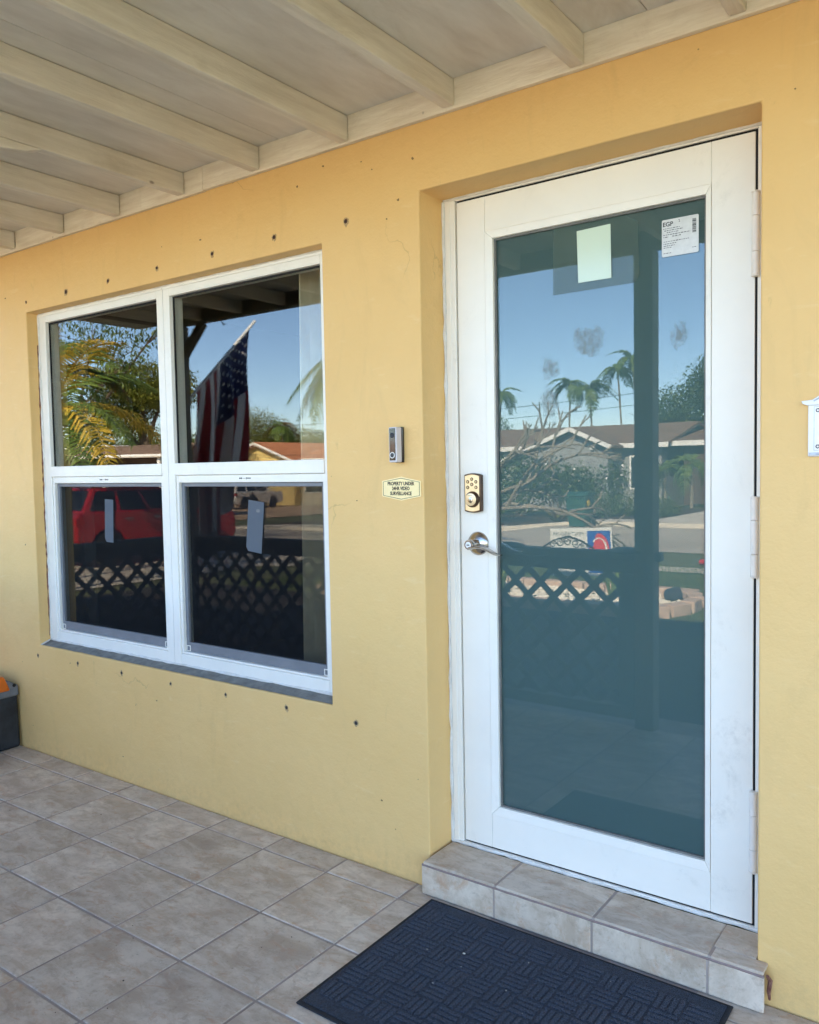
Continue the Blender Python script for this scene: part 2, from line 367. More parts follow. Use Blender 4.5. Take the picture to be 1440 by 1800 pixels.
M_signred = pmat('sign_red', s(206,40,40), None, rough=.4)
M_fl_r = leaf_mat('flag_red', s(150,34,46), s(140,30,42), .3)
M_fl_w = leaf_mat('flag_white', s(226,222,216), s(218,214,208), .3)
M_fl_b = leaf_mat('flag_blue', s(32,42,88), s(28,38,82), .3)
M_cup = pmat('red_plastic', s(206,30,30), None, rough=.4)

def text(name, body, size, mat, parent, o, right, up, align='CENTER', ext=.0003, sx=1., bold=0.):
    cu = bpy.data.curves.new(name, 'FONT'); cu.body = body; cu.size = size; cu.align_x = align; cu.align_y = 'CENTER'; cu.extrude = ext; cu.offset = bold
    cu.resolution_u = 3
    ob = bpy.data.objects.new(name+'_curve', cu); col.objects.link(ob)
    dg = bpy.context.evaluated_depsgraph_get()
    me = bpy.data.meshes.new_from_object(ob.evaluated_get(dg))
    bpy.data.objects.remove(ob); bpy.data.curves.remove(cu)
    right, up = Vector(right).normalized(), Vector(up).normalized(); nn = right.cross(up)
    off = wloc(parent) if parent else Vector((0,0,0))
    for v in me.vertices: v.co = Vector(o)+right*(v.co.x*sx)+up*v.co.y+nn*v.co.z-off
    me.materials.clear(); me.materials.append(mat)
    r_ = bpy.data.objects.new(name, me); col.objects.link(r_)
    if parent: r_.parent = parent
    return r_

# ------------------------------------------------------------ ground levels
def gz(x):
    t = max(0, min(1, (-7.5-x)/3.0)); t = t*t*(3-2*t)
    q = max(0, min(1, (-18-x)/12)); q = q*q*(3-2*q)
    return -.2-.28*t-.45*q
def sheet(name, x0, x1, y0, y1, off, mat, kind='structure'):
    b = MB(); xs = [x0]+[x for x in (-30,-28,-26,-24,-22,-20,-18,-10.5,-10,-9.5,-9,-8.5,-8,-7.5) if x0 < x < x1]+[x1]
    for a, c in zip(xs, xs[1:]):
        b.add([(a,y0,gz(a)+off),(c,y0,gz(c)+off),(c,y1,gz(c)+off),(a,y1,gz(a)+off)], [(0,1,2,3)])
    o = b.build(name, mat); o['kind'] = kind
    return o
sheet('lawn', -400, 400, -400, 300, 0, M_lawn)
sheet('road', -300, 300, -17.2, -11.8, .006, M_road)
sheet('near_sidewalk', -300, 300, -9.75, -9.2, .012, M_conc)
sheet('far_sidewalk', -300, 300, -19.6, -18.6, .012, M_conc)
sheet('mulch_bed', -22, 30, -25.5, -19.65, .008, M_mulch)
sheet('neighbour_driveway', -48, -30, -41.2, -17.25, .018, M_paver)
sheet('car_driveway', -15.6, -10.6, -11.75, -3.0, .016, M_conc)
sheet('front_walk', .25, 2.6, -9.15, -1.86, .014, M_conc)
sheet('house_drive_right', -6.3, -1.5, -29, -17.25, .02, M_conc)
sheet('shade_strip', -9, .2, -5.5, -1.87, .010, pmat('shade_dark_ground', s(50,42,34), s(36,30,26), 4, .95, .8, 18, bdist=.02))  # darker ground colour standing in for the shade before the porch
# kerb of the far side
b = MB()
for a, c in ((-300,-30),(-30,-24),(-24,-18),(-18,-10.5),(-10.5,-9),(-9,-7.5),(-7.5,300)):
    b.add([(a,-17.35,gz(a)-.05),(c,-17.35,gz(c)-.05),(c,-17.2,gz(c)-.05),(a,-17.2,gz(a)-.05),(a,-17.35,gz(a)+.11),(c,-17.35,gz(c)+.11),(c,-17.2,gz(c)+.11),(a,-17.2,gz(a)+.11)],
          [(4,5,6,7),(3,2,6,7),(0,1,5,4)])
b.build('far_kerb', M_conc, kind='structure')

# ------------------------------------------------------------ house shell
WXL, WXR, WZB, WZT = -2.31, -.412, .539, 2.1445
DXL, DXR, DZB, DZT = 0., 1.0117, -.1, 2.236
house = thing('house', 'yellow stucco house wall around the white door and the double window', 'house', (0,0,0))
def wall_mesh():
    xs = [-7, WXL, WXR, DXL, DXR, 7]; zs = [-.35, .0, WZB, WZT, DZT, 2.62]
    b = MB(); idx = {}
    def vid(x, y, z):
        k = (round(x,4), round(y,4), round(z,4))
        if k not in idx: idx[k] = len(b.v); b.v.append(k)
        return idx[k]
    def hole(i, j):
        cx, cz = (xs[i]+xs[i+1])/2, (zs[j]+zs[j+1])/2
        return (WXL < cx < WXR and WZB < cz < WZT) or (DXL < cx < DXR and -.35 < cz < DZT)
    def face(*p): b.f.append([vid(*q) for q in p]); b.m.append(0)
    T = .2
    for i in range(5):
        for j in range(5):
            if hole(i, j): continue
            a, c, e, g = xs[i], xs[i+1], zs[j], zs[j+1]
            face((a,0,e),(c,0,e),(c,0,g),(a,0,g)); face((a,T,e),(a,T,g),(c,T,g),(c,T,e))
            for di, dj, p, q in ((-1,0,(a,e),(a,g)),(1,0,(c,e),(c,g)),(0,-1,(a,e),(c,e)),(0,1,(a,g),(c,g))):
                ii, jj = i+di, j+dj
                if not (0 <= ii < 5 and 0 <= jj < 5) or hole(ii, jj):
                    face((p[0],0,p[1]),(q[0],0,q[1]),(q[0],T,q[1]),(p[0],T,p[1]))
    return b
wall = wall_mesh().build('wall', M_wall, house, bevel=.005, seg=2)
# other walls and the roof of the house
b = MB(); b.box(-7, -6.8, .2, 8, -.35, 2.62); b.box(6.8, 7, .2, 8, -.35, 2.62); b.box(-7, 7, 8, 8.2, -.35, 2.62)
b.build('side_wall', M_wall, house)
b = MB(); b.prism([(-.05,2.68),(4.1,3.7),(8.6,2.66),(8.6,2.78),(4.1,3.84),(-.05,2.82)], 'x', -7.4, 7.4)
b.build('main_roof', M_roof_b, house)
# old shutter fixings: two rows of plugged screw holes in the wall
HOLES = [(-2.304,2.194,.8),(-1.965,2.195,1.35),(-1.643,2.197,1.),(-1.307,2.2,.9),(-.97,2.201,1.),(-.637,2.205,1.05),(-.3,2.198,1.1),
         (-2.333,.484,.9),(-1.99,.488,1.),(-1.651,.488,1.),(-1.311,.488,.75),(-.97,.493,.8),(-.637,.494,1.),(-.303,.493,1.05)]
M_rust = pmat('rusty_plug', s(96,58,44), s(60,38,32), 200, .8)
M_plug = pmat('grey_plug', s(92,80,66), s(60,54,48), 200, .8)
M_chip = pmat('chipped_plaster', s(206,176,128), s(150,116,76), 160, .9)
for k, (hx, hz, hs) in enumerate(HOLES):
    b = MB(); q = .0105*hs
    pts = [(hx+q*random.uniform(.75,1.25)*math.cos(a)*1.0+random.uniform(-.001,.001), hz+q*random.uniform(.75,1.35)*math.sin(a)-(.006*hs*random.random() if math.sin(a) < -.4 else 0)) for a in [i*2*math.pi/13 for i in range(13)]]
    b.prism(pts, 'y', -.0006, .001); b.build('chipped_rim', M_chip, wall)
    b = MB(); r = .0072*hs
    b.lathe((hx, .004, hz), (0,-1,0), [(0,r),(.0048,r),(.0055,r*.9),(.0055,r*.62)], 14)
    h = b.build('screw_hole', M_rust if k < 7 else M_plug, wall, smooth=True)
    b = MB(); b.lathe((hx+random.uniform(-.001,.001), -.0016, hz), (0,-1,0), [(0,r*.5),(.0006,r*.42)], 10); b.mi = 0
    # a dark hole core: same part, own material
    b2 = MB(); b2.v = list(b.v); b2.f = b.f; b2.m = b.m
    me = h.data; me.materials.append(M_gap)
    bm = bmesh.new(); bm.from_mesh(me); vs = [bm.verts.new(p) for p in b2.v]
    for f in b2.f:
        fc = bm.faces.new([vs[i] for i in f]); fc.material_index = 1
    bmesh.ops.recalc_face_normals(bm, faces=bm.faces); bm.to_mesh(me); bm.free()
# rough patches, chips and drips of plaster beside holes
b = MB()
for _ in range(30):
    x = random.choice([random.uniform(-2.5,-.2), random.uniform(-.3,-.02), random.uniform(1.03,1.5), random.uniform(-2.5,1.3)]); z = random.choice([random.uniform(.1,.5), random.uniform(2.18,2.42), random.uniform(.3,2.3)])
    if WXL-.03 < x < WXR+.03 and WZB-.03 < z < WZT+.03: continue
    if -.02 < x < 1.03: 
        if z < 2.26: continue
    r = random.uniform(.0015,.0042); pts = [(x+r*random.uniform(.5,1.3)*math.cos(a)*1.3, z+r*random.uniform(.5,1.3)*math.sin(a)) for a in [i*math.pi/3.5 for i in range(7)]]
    b.prism(pts, 'y', -.0012, .001)
b.build('paint_chips', pmat('chip_plaster', s(150,122,80), s(110,88,60), 90, .9), house, kind='stuff')

# ------------------------------------------------------------ porch floor with tiles
b = MB(); b.box(-4.4, 3.4, -1.86, -.001, -.34, -.0020)
floor = b.build('porch_floor', M_grout, kind='structure', bevel=.004)
PT = .3065
def tile_proto(wx, wy, t=.012):
    # pillow-edged tile, centred in x,y, its top at z=0
    me_v = []; e = .003; ins = [(0,-t),(0,-.0028),(.0012,-.0010),(.0034,0)]
    for i, (d, z) in enumerate(ins):
        hx, hy = wx/2-d, wy/2-d
        me_v += [(-hx,-hy,z),(hx,-hy,z),(hx,hy,z),(-hx,hy,z)]
    fs = [(4*i+j, 4*i+(j+1) % 4, 4*i+4+(j+1) % 4, 4*i+4+j) for i in range(3) for j in range(4)]+[(12,13,14,15)]
    me = bpy.data.meshes.new('tile'); me.from_pydata(me_v, [], fs); me.materials.append(M_tile)
    for p in me.polygons: p.use_smooth = False
    return me
G_ = .0075
full = tile_proto(PT-G_, PT-G_); cut = tile_proto(PT-G_, .118-G_/2-.004)
xl0 = -.046-14*PT; ntx = 25
for i in range(ntx):
    x = xl0+(i+.5)*PT
    for j in range(-1, 6):
        y = -.118-(j+.5)*PT if j >= 0 else -(.118-G_/2+.004)/2-.0015
        if y < -1.86+.1: continue
        if j == -1 and .2 < x < 1.0: continue
        o = bpy.data.objects.new('tile', full if j >= 0 else cut); col.objects.link(o); o.parent = floor
        o.location = (x+random.uniform(-.0006,.0006), y+random.uniform(-.0006,.0006), .0004+random.uniform(-.0005,.0005))
        o.rotation_euler = (random.uniform(-.0018,.0018), random.uniform(-.0018,.0018), random.choice((0,0,math.pi)) if j >= 0 else 0)

# ------------------------------------------------------------ door step
step = thing('door_step', 'low door step clad in beige stone-look tiles below the white door', 'step', (.52,-.02,0))
b = MB(); b.box(.008, 1.03, -.0500, -.0005, .001, .1055); b.box(.006, 1.005, -.0005, .125, .001, .1055)
b.build('step_core', M_grout, step, bevel=.002)
jx = [.002, .268, .584, .902, 1.04]
def stile_tile(name, x0, x1, y0, y1, z0, z1):
    b = MB(); b.box(x0, x1, y0, y1, z0, z1); return b.build(name, M_tile2, step, bevel=.0035, seg=3)
M_tile2 = tile_mat('step_tile', (1.0,.985,.97))
# a different random per tile comes from the object itself
for a, c in zip(jx, jx[1:]):
    g = .003
    stile_tile('riser_tile', a+g if a > .01 else a, c-g if c < 1.03 else c, -.0525+random.uniform(-.0006,.0006), -.0435, .003, .0950)
    stile_tile('tread_tile', a+g+.006 if a > .01 else a+.006, min(c-g+.004, 1.0385), -.0515, .122 if c < 1.0 else -.0012, .0985, .108+random.uniform(-.0005,.0005))
b = MB(); b.box(.905, 1.0095, -.0008, .122, .0985, .1078); b.build('tread_tile', M_tile2, step, bevel=.002)
# grout smear along the nose and broken corner
b = MB(); b.tube([(x, -.0500+random.uniform(-.0006,.0006), .0968+random.uniform(-.0008,.0008)) for x in [.004+i*.0345 for i in range(31)]], .0036, 6)
b.build('nose_grout', pmat('pinkish_grout', s(150,128,120), s(128,110,104), 30, .85, .4, 90), step, smooth=True)
b = MB(); b.tube([(1.043,-.03,.09),(1.046,-.012,.07),(1.044,-.02,.045),(1.0445,-.012,.02)], [.004,.006,.005,.003], 6)
b.build('broken_corner', M_redgap, step)

# ------------------------------------------------------------ porch roof
roof = thing('porch_roof', 'cream painted porch roof with open rafters above the door and window', 'roof', (0,-.9,2.44))
CEIL = 2.528
seams = [-4.2, -2.98, -1.76, -.58, .74, 1.96, 3.3]
for a, c in zip(seams, seams[1:]):
    b = MB(); b.box(a+.0012, c-.0012, -1.86, -.021, CEIL, CEIL+.014); b.build('ceiling_panel', M_ceil, roof, bevel=.001)
b = MB(); b.box(-4.3, 3.4, -1.9, .05, CEIL+.016, CEIL+.11); b.build('roof_deck', M_roof_t, roof)
for k in range(-9, 7):
    x = .546+.4155*k; tw = random.uniform(-.004,.004); dz = random.uniform(-.003,.002)
    b = MB(); L = [(-1.6,0),(-.021,0)]
    z0 = 2.447+dz; w_ = .0205
    # slightly twisted 2x4
    v = [(x-w_-tw,-1.62,z0),(x+w_-tw,-1.62,z0),(x+w_,-.0215,z0),(x-w_,-.0215,z0),(x-w_-tw*.5,-1.62,CEIL-.0015),(x+w_-tw*.5,-1.62,CEIL-.0015),(x+w_,-.0215,CEIL-.0015),(x-w_,-.0215,CEIL-.0015)]
    b.add(v, [(0,3,2,1),(4,5,6,7),(0,1,5,4),(1,2,6,5),(2,3,7,6),(3,0,4,7)])
    b.build('rafter', M_raft, roof, bevel=.0035)
    if k == -4:
        b = MB(); b.prism([(-1.6,z0-.001),(-.60,z0-.001),(-.66,z0-.022),(-.75,z0-.036),(-1.6,z0-.040)], 'x', x-w_+.001, x+w_-.001)
        b.build('rafter_splice', M_raft, roof, bevel=.003)
for a, c, dz, dy in ((-4.3,-.992,-.002,.001), (-.990,3.4,.001,0)):
    b = MB(); b.box(a, c, -.0195+dy, -.0008, 2.4395+dz, CEIL+.012); b.build('ledger_board', M_lead, roof, bevel=.0025)
# beam, posts, left end beam
b = MB(); b.box(-3.58, 3.4, -1.695, -1.62, 2.437, CEIL+.012); b.build('front_beam', M_post, roof, bevel=.005)
b = MB(); b.box(-3.58, -3.49, -1.618, -.022, 2.437, 2.4455); b.build('end_beam', M_post, roof, bevel=.003)
b = MB(); b.box(-3.585, -3.42, -1.70, -1.60, -.003, 2.435); b.build('porch_post', M_post, roof, bevel=.006)
b = MB(); b.box(-.04, .058, -1.70, -1.605, -.003, 2.435); b.build('porch_post', M_post, roof, bevel=.006)
b = MB(); b.box(3.2, 3.35, -1.71, -1.60, -.003, 2.435); b.build('porch_post', M_post, roof, bevel=.006)
b = MB(); b.bar((-3.415,-1.65,2.22), (-3.2,-1.65,2.434), .06, .05); b.build('knee_brace', M_post, roof, bevel=.004)
b = MB(); b.tube([(-3.0,-1.655,2.437),(-3.0,-1.655,2.41),(-2.985,-1.655,2.395),(-2.97,-1.655,2.405)], .004, 6); b.build('plant_hook', M_iron, roof)

# ------------------------------------------------------------ railing with lattice
rail = thing('porch_railing', 'porch front railing with diagonal lattice between the two porch posts', 'railing', (-1.76,-1.655,0))
b = MB(); b.box(-3.415, -.05, -1.70, -1.61, .872, .915); b.build('top_rail', M_rail, rail, bevel=.006)
b = MB(); b.box(-.134, -.05, -1.675, -1.63, .101, .80); b.build('end_board', M_rail, rail, bevel=.003)
b = MB(); b.box(-3.415, -.05, -1.69, -1.665, .80, .871); b.build('top_board', M_rail, rail, bevel=.003)
b = MB(); b.box(-3.415, -.05, -1.69, -1.62, .04, .10); b.build('bottom_rail', M_rail, rail, bevel=.004)
b = MB(); b.box(.05, .088, -1.68, -1.63, .872, .915); b.build('rail_stub', M_rail, rail, bevel=.003)
X0, X1, Z0, Z1, P = -3.414, -.135, .06, .84, .158
for sgn in (1, -1):
    k = -8
    while True:
        xa = (-1.162+Z0 if sgn > 0 else .438-Z0)-28*P+k*P
        if xa > X1+1: break
        k += 1
        p = []
        za, zb = Z0, Z1
        xs_, xe = (xa, xa+(Z1-Z0)) if sgn > 0 else (xa, xa-(Z1-Z0))
        # clip to the opening
        t0, t1 = 0., 1.
        dx = xe-xs_
        lo, hi = sorted(((X0-xs_)/dx, (X1-xs_)/dx)); t0, t1 = max(t0, lo), min(t1, hi)
        if t1-t0 < .08: continue
        y = -1.652 if sgn > 0 else -1.6605
        b = MB(); b.bar((xs_+dx*t0, y, za+(zb-za)*t0), (xs_+dx*t1, y, za+(zb-za)*t1), .035, .006, (0,1,0)); b.build('slat', M_rail, rail)
side = thing('porch_railing', 'lattice railing closing the left end of the porch between post and house wall', 'railing', (-3.45,-.82,0))
b = MB(); b.box(-3.495, -3.405, -1.598, -.004, .872, .915); b.build('top_rail', M_rail, side, bevel=.006)
b = MB(); b.box(-3.47, -3.445, -1.598, -.004, .80, .871); b.build('top_board', M_rail, side, bevel=.003)
b = MB(); b.box(-3.49, -3.41, -1.598, -.004, .04, .10); b.build('bottom_rail', M_rail, side, bevel=.004)
for sgn in (1, -1):
    for k in range(-8, 22):
        ya = -2.6+k*P; yb_ = ya+sgn*(Z1-Z0); dy = yb_-ya
        lo, hi = sorted(((-1.597-ya)/dy, (-.006-ya)/dy)); t0, t1 = max(0, lo), min(1, hi)
        if t1-t0 < .08: continue
        x = -3.452 if sgn > 0 else -3.459
        b = MB(); b.bar((x, ya+dy*t0, Z0+(Z1-Z0)*t0), (x, ya+dy*t1, Z0+(Z1-Z0)*t1), .035, .006, (1,0,0)); b.build('slat', M_rail, side)
scroll = thing('wrought_iron_scroll', 'black wrought iron scroll ornament standing on the porch railing', 'ornament', (-.43,-1.655,.915))
def spiral(cx, cz, r, a0, turns, n=26, dirn=1): return [(cx+r*(1-.75*i/n)*math.cos(a0+dirn*turns*2*math.pi*i/n), -1.655, cz+r*(1-.75*i/n)*math.sin(a0+dirn*turns*2*math.pi*i/n)) for i in range(n+1)]
for cx, cz, r, a, d in ((-.52,.936,.021,0,1),(-.48,.945,.024,2,-1),(-.43,.953,.026,1,1),(-.385,.945,.024,0,-1),(-.335,.936,.021,2,1)):
    b = MB(); b.tube(spiral(cx, cz, r, a, 1.4, dirn=d), .0035, 6); b.build('scroll', M_iron, scroll, smooth=True)
b = MB(); b.tube([(-.58,-1.655,.918),(-.52,-1.655,.955),(-.43,-1.655,.983),(-.34,-1.655,.955),(-.28,-1.655,.918)], .005, 6); b.build('arch_bar', M_iron, scroll, smooth=True)
for x in (-.81, -.10):
    b = MB(); b.lathe((x,-1.655,.913), (0,0,1), [(0,.11),(.008,.105),(.018,.07),(.024,.03)], 18)
    tag(b.build('rail_saucer', M_iron, smooth=True), 'upturned dark plant saucer on the porch railing, %s' % ('left of the iron scroll' if x < -.5 else 'beside the porch post'), 'saucer', 'plant saucers on the railing')

# ------------------------------------------------------------ window
win = thing('double_window', 'white framed double window with two upper panes and two screened lower sashes', 'window', (-1.36,.06,.55))
FY = .06
units = [(-2.3095, -1.3575, .058, .042), (-1.3565, -.4125, .042, .063)]
ZB, ZT = .556, 2.1435
for (a, c, lj, rj) in units:
    b = MB()
    b.box(a, a+lj, FY, .13, ZB, ZT)                        # left jamb
    b.box(c-rj, c, FY, .13, ZB, ZT)                        # right jamb
    b.box(a+lj, c-rj, FY+.0008, .13, 2.098, ZT)            # head
    b.box(a+lj, c-rj, FY+.0008, .13, ZB, .603)             # sill
    b.build('frame', M_vinyl, win, bevel=.003)
    b = MB(); b.box(a+lj+.0005, c-rj-.0005, FY-.003, .12, 1.357, 1.407); b.build('meeting_rail', M_vinyl, win, bevel=.003)
    b = MB(); b.box(a+.002, c-.002, FY-.004, FY-.0005, 2.128, 2.1425); b.build('drip_trim', M_vinyl, win, bevel=.0015)
    b = MB(); b.box(a+lj+.001, c-rj-.001, .084, .090, 1.4075, 2.0975); b.build('upper_glass', M_glass, win)
    # dark glazing gasket
    for q in ((a+lj, a+lj+.006, 1.4075, 2.0975), (a+lj+.006, c-rj, 2.0915, 2.0975)):
        b = MB(); b.box(q[0], q[1], .078, .0838, q[2], q[3]); b.build('gasket', M_gap, win)
    sa, se = a+lj+.001, c-rj-.001
    b = MB()
    b.box(sa, sa+.014, .066, .12, .6035, 1.3562); b.box(se-.014, se, .066, .12, .6035, 1.3562); b.box(sa+.014, se-.014, .067, .12, 1.326, 1.3562); b.box(sa+.014, se-.014, .067, .12, .6035, .612)
    sash = b.build('lower_sash', M_vinyl, win, bevel=.002)
    ga, ge = sa+.0145, se-.0145
    b = MB(); b.box(ga, ga+.017, .080, .096, .6125, 1.3255); b.box(ge-.017, ge, .080, .096, .6125, 1.3255); b.box(ga+.017, ge-.017, .0805, .096, 1.309, 1.3255); b.box(ga+.017, ge-.017, .0805, .096, .6125, .652)
    scr = b.build('screen', M_scrfr, win, bevel=.002)
    b = MB(); b.add([(ga+.0168,.0905,.6518),(ge-.0168,.0905,.6518),(ge-.0168,.0905,1.3092),(ga+.0168,.0905,1.3092)], [(0,1,2,3)]); b.build('screen_mesh', M_screen, scr)
    for cx in (ga+.014, ge-.014):
        b = MB(); q = .012; z = .6262
        for bx in ((cx-q,cx+q,z+q-.003,z+q),(cx-q,cx+q,z-q,z-q+.003),(cx-q,cx-q+.003,z-q+.003,z+q-.003),(cx+q-.003,cx+q,z-q+.003,z+q-.003)):
            b.box(bx[0], bx[1], .0775, .0802, bx[2], bx[3])
        b.build('corner_clip', M_vinyl, scr)
    b = MB(); b.box(ga, ge, .100, .104, .613, 1.325); b.v = [(x, y+.0041*(z-.9), z) for x, y, z in b.v]; b.build('lower_glass', M_glass, sash)   # the sash sits a touch out of plumb
    # printed marks on the sash rail
    mk = MB(); xx = (sa+se)/2-.035
    for wdt, hh in ((.004,.006),(.003,.006),(.005,.006),(.018,.0012),(.002,.009),(.004,.006),(.004,.005),(.003,.006),(.005,.004)):
        mk.box(xx, xx+wdt*.8, .0662, .0672, 1.342-hh/2, 1.342+hh/2); xx += wdt+.0022
    mk.build('rail_marking', M_ink, sash)
# white mullion cover line between both units
b = MB(); b.box(-1.361, -1.353, FY+.002, .12, ZB, ZT-.001); b.build('mullion_joint', M_scrfr, win)
# caulk beads, raw edge, mortar sill
def bead(name, p0, p1, r, mat, parent, jit=.3, n=30, sub=6):
    pts = []; rr = []
    p0, p1 = Vector(p0), Vector(p1)
    for i in range(n+1):
        t = i/n; pts.append(p0.lerp(p1, t)+Vector((random.uniform(-1,1), random.uniform(-1,1), random.uniform(-1,1)))*r*jit*.5); rr.append(r*random.uniform(1-jit, 1+jit))
    b = MB(); b.tube(pts, rr, sub); return b.build(name, mat, parent, smooth=True)
bead('caulk_bead', (WXL+.003,FY-.001,ZB), (WXL+.003,FY-.001,ZT-.004), .006, M_caulk, win, .45, 50)
bead('caulk_bead', (WXL+.004,FY-.001,ZT-.002), (WXR-.004,FY-.001,ZT-.002), .005, M_caulk, win, .4, 50)
bead('caulk_bead', (WXL+.003,FY-.001,ZB-.001), (WXR-.002,FY-.001,ZB-.001), .007, M_caulk, win, .35, 50)
bead('raw_edge', (WXL+.0005,FY-.009,ZB+.02), (WXL+.0005,FY-.009,ZT-.15), .0022, M_redgap, win, .8, 70)
b = MB(); n = 60
vs = []; fs = []
for i in range(n+1):
    x = WXL+.001+(WXR-WXL-.002)*i/n
    for y, z in ((.001,.5415),(.012,.545),(.03,.550),(.062,.556)):
        vs.append((x, y, z+mnoise.noise(Vector((x*14, y*40, 1)))*.003))
for i in range(n):
    for j in range(3): a = i*4+j; fs.append((a, a+4, a+5, a+1))
b.add(vs, fs); sill = b.build('mortar_sill', M_mortar, win, smooth=True)
tag(sill, 'x', 'x'); del sill['category']; sill['label'] = 'bare grey mortar window sill'
b = MB(); b.add([(WXL+.001,.0,.541),(WXL+.02,-.0015,.541),(WXL+.034,.03,.557),(WXL+.001,.058,.562)], [(0,1,2,3)]); b.build('caulk_smear', M_caulk, win)
# translucent paper labels on the inside of the lower glass
for (x0, x1, z0, z1, tilt, lab, ttx) in ((-1.880,-1.815,1.052,1.25,-.05,'pale paper label hanging inside the left lower window pane',0), (-.925,-.838,1.05,1.252,-.11,'pale paper label tilted inside the right lower window pane',1)):
    cx, cz = (x0+x1)/2, (z0+z1)/2; b = MB()
    pts = [(x0,z1),(x1,z1),(x1,z0),(x0+.012,z0),(x0,z0+.015)]
    q = []
    for (x, z) in pts:
        dx, dz = x-cx, z-cz; q.append((cx+dx*math.cos(tilt)-dz*math.sin(tilt), cz+dx*math.sin(tilt)+dz*math.cos(tilt)))
    b.prism(q, 'y', .0972, .0976)
    lb = thing('window_label', lab, 'paper label', (cx,.0972,cz), 'paper labels in the lower window panes')
    b.build('paper', pmat('label_paper', s(148,158,170), None, rough=.6), lb)
    if ttx: text('print', '00', .018, M_paper, lb, (cx+.02,.0969,cz+.062), (1,0,0), (0,0,1))
# room behind the window
b = MB(); b.box(-3.4, -.06, .21, 3.6, -.05, 2.5)
b.f = [f for i, f in enumerate(b.f)]
rm = b.build('room', M_room)
bm = bmesh.new(); bm.from_mesh(rm.data)
for f in [f for f in bm.faces if abs(f.calc_center_median().y-.21) < .01]: bm.faces.remove(f)
bm.to_mesh(rm.data); bm.free()
rm['kind'] = 'structure'
def curtain(x0, x1, y, z0, z1, mat, waves, amp, name, lab):
    b = MB(); n = 70; vs = []
    for i in range(n+1):
        t = i/n; x = x0+(x1-x0)*t
        for j, z in enumerate((z0, (z0+z1)*.5, z1)):
            k = 1+.25*(1-j/2); xx = (x0+x1)/2+(x-(x0+x1)/2)*k
            vs.append((xx, y+amp*math.sin(t*waves*6.28+j*.4)+amp*.5*math.sin(t*waves*13.1+1), z))
    b.add(vs, [(i*3+j, i*3+3+j, i*3+4+j, i*3+1+j) for i in range(n) for j in range(2)])
    tag(b.build(name, mat, smooth=True), lab, 'curtain')
curtain(-.745, -.42, .24, .2, 2.2, M_curtain, 6, .034, 'sheer_curtain', 'pale sheer curtain hanging behind the right window pane')
curtain(-2.55, -2.24, .25, .2, 2.2, M_drape, 3, .02, 'dark_drape', 'dark drape behind the left edge of the window')

# ------------------------------------------------------------ front door
door = thing('front_door', 'white full-glass front door with keypad lock and lever handle', 'door', (.51,.14,.108))
b = MB(); b.box(.0015, .047, .132, .195, .109, 2.2345); b.box(.9735, 1.0105, .132, .195, .109, 2.2345); b.box(.047, .9735, .1325, .195, 2.2255, 2.2345)
b.build('door_frame', M_white, door, bevel=.002)
b = MB(); b.box(.012, .0305, .1285, .1318, .112, 2.226); b.build('frame_trim', M_white, door, bevel=.0015)
b = MB(); b.box(.0475, .973, .1305, .19, .1085, .1165); b.build('threshold', M_white, door, bevel=.002)
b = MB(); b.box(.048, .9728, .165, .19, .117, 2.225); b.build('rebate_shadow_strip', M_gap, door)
b = MB(); b.box(.0532, .9728, .1385, .164, 2.2198, 2.2253); b.box(.0532, .9728, .1385, .164, .1166, .1212); b.box(.9668, .9732, .1385, .164, .1213, 2.2197)
b.build('gap_shade_fill', M_gap, door)  # black strips painting the shade in the gap round the leaf
LX0, LX1, LZ0, LZ1 = .0525, .9665, .1215, 2.2195
GX0, GX1, GZ0, GZ1 = .183, .8405, .2605, 2.0865
for a, c in ((LX0, .1555), (.8565, LX1)):
    b = MB(); b.box(a, c, .1355, .163, LZ0, LZ1); b.build('stile', M_white, door, bevel=.0012)
for a, c in ((LZ0, .2325), (2.1105, LZ1)):
    b = MB(); b.box(.1562, .8558, .1358, .163, a, c); b.build('rail', M_white, door, bevel=.0012)
def bead_piece(pts):
    b = MB(); b.v = pts; b.f = [[0,1,2,3],[4,7,6,5],[0,4,5,1],[1,5,6,2],[2,6,7,3],[3,7,4,0]]; b.m = [0]*6
    b.build('glazing_bead', M_white, door, bevel=.0012)
ox0, ox1, oz0, oz1 = .1566, .8555, .2332, 2.1098
yo, yi, yb = .1335, .1370, .162
ix0, ix1, iz0, iz1 = GX0, GX1, GZ0, GZ1
def mitre(a0, a1, b0, b1): # outer edge a0->a1, inner edge b0->b1 (x,z)
    b0, b1 = b1, b0
    return [(a0[0],yo,a0[1]),(a1[0],yo,a1[1]),(b1[0],yi,b1[1]),(b0[0],yi,b0[1]),(a0[0],yb,a0[1]),(a1[0],yb,a1[1]),(b1[0],yb,b1[1]),(b0[0],yb,b0[1])]
g = .0004
bead_piece(mitre((ox0,oz1),(ox0,oz0),(ix0,iz0+g),(ix0,iz1-g)))
bead_piece(mitre((ox1,oz0),(ox1,oz1),(ix1,iz1-g),(ix1,iz0+g)))
bead_piece(mitre((ox0+g,oz1),(ox1-g,oz1),(ix1-g,iz1),(ix0+g,iz1)))
bead_piece(mitre((ox1-g,oz0),(ox0+g,oz0),(ix0+g,iz0),(ix1-g,iz0)))
b = MB()
for q in ((GX0+.0004,GX0+.006,GZ0,GZ1),(GX1-.006,GX1-.0004,GZ0,GZ1),(GX0+.006,GX1-.006,GZ1-.006,GZ1-.0004),(GX0+.006,GX1-.006,GZ0+.0004,GZ0+.006)):
    b.box(q[0], q[1], .1465, .1525, q[2], q[3])
b.build('gasket', M_gasket, door)
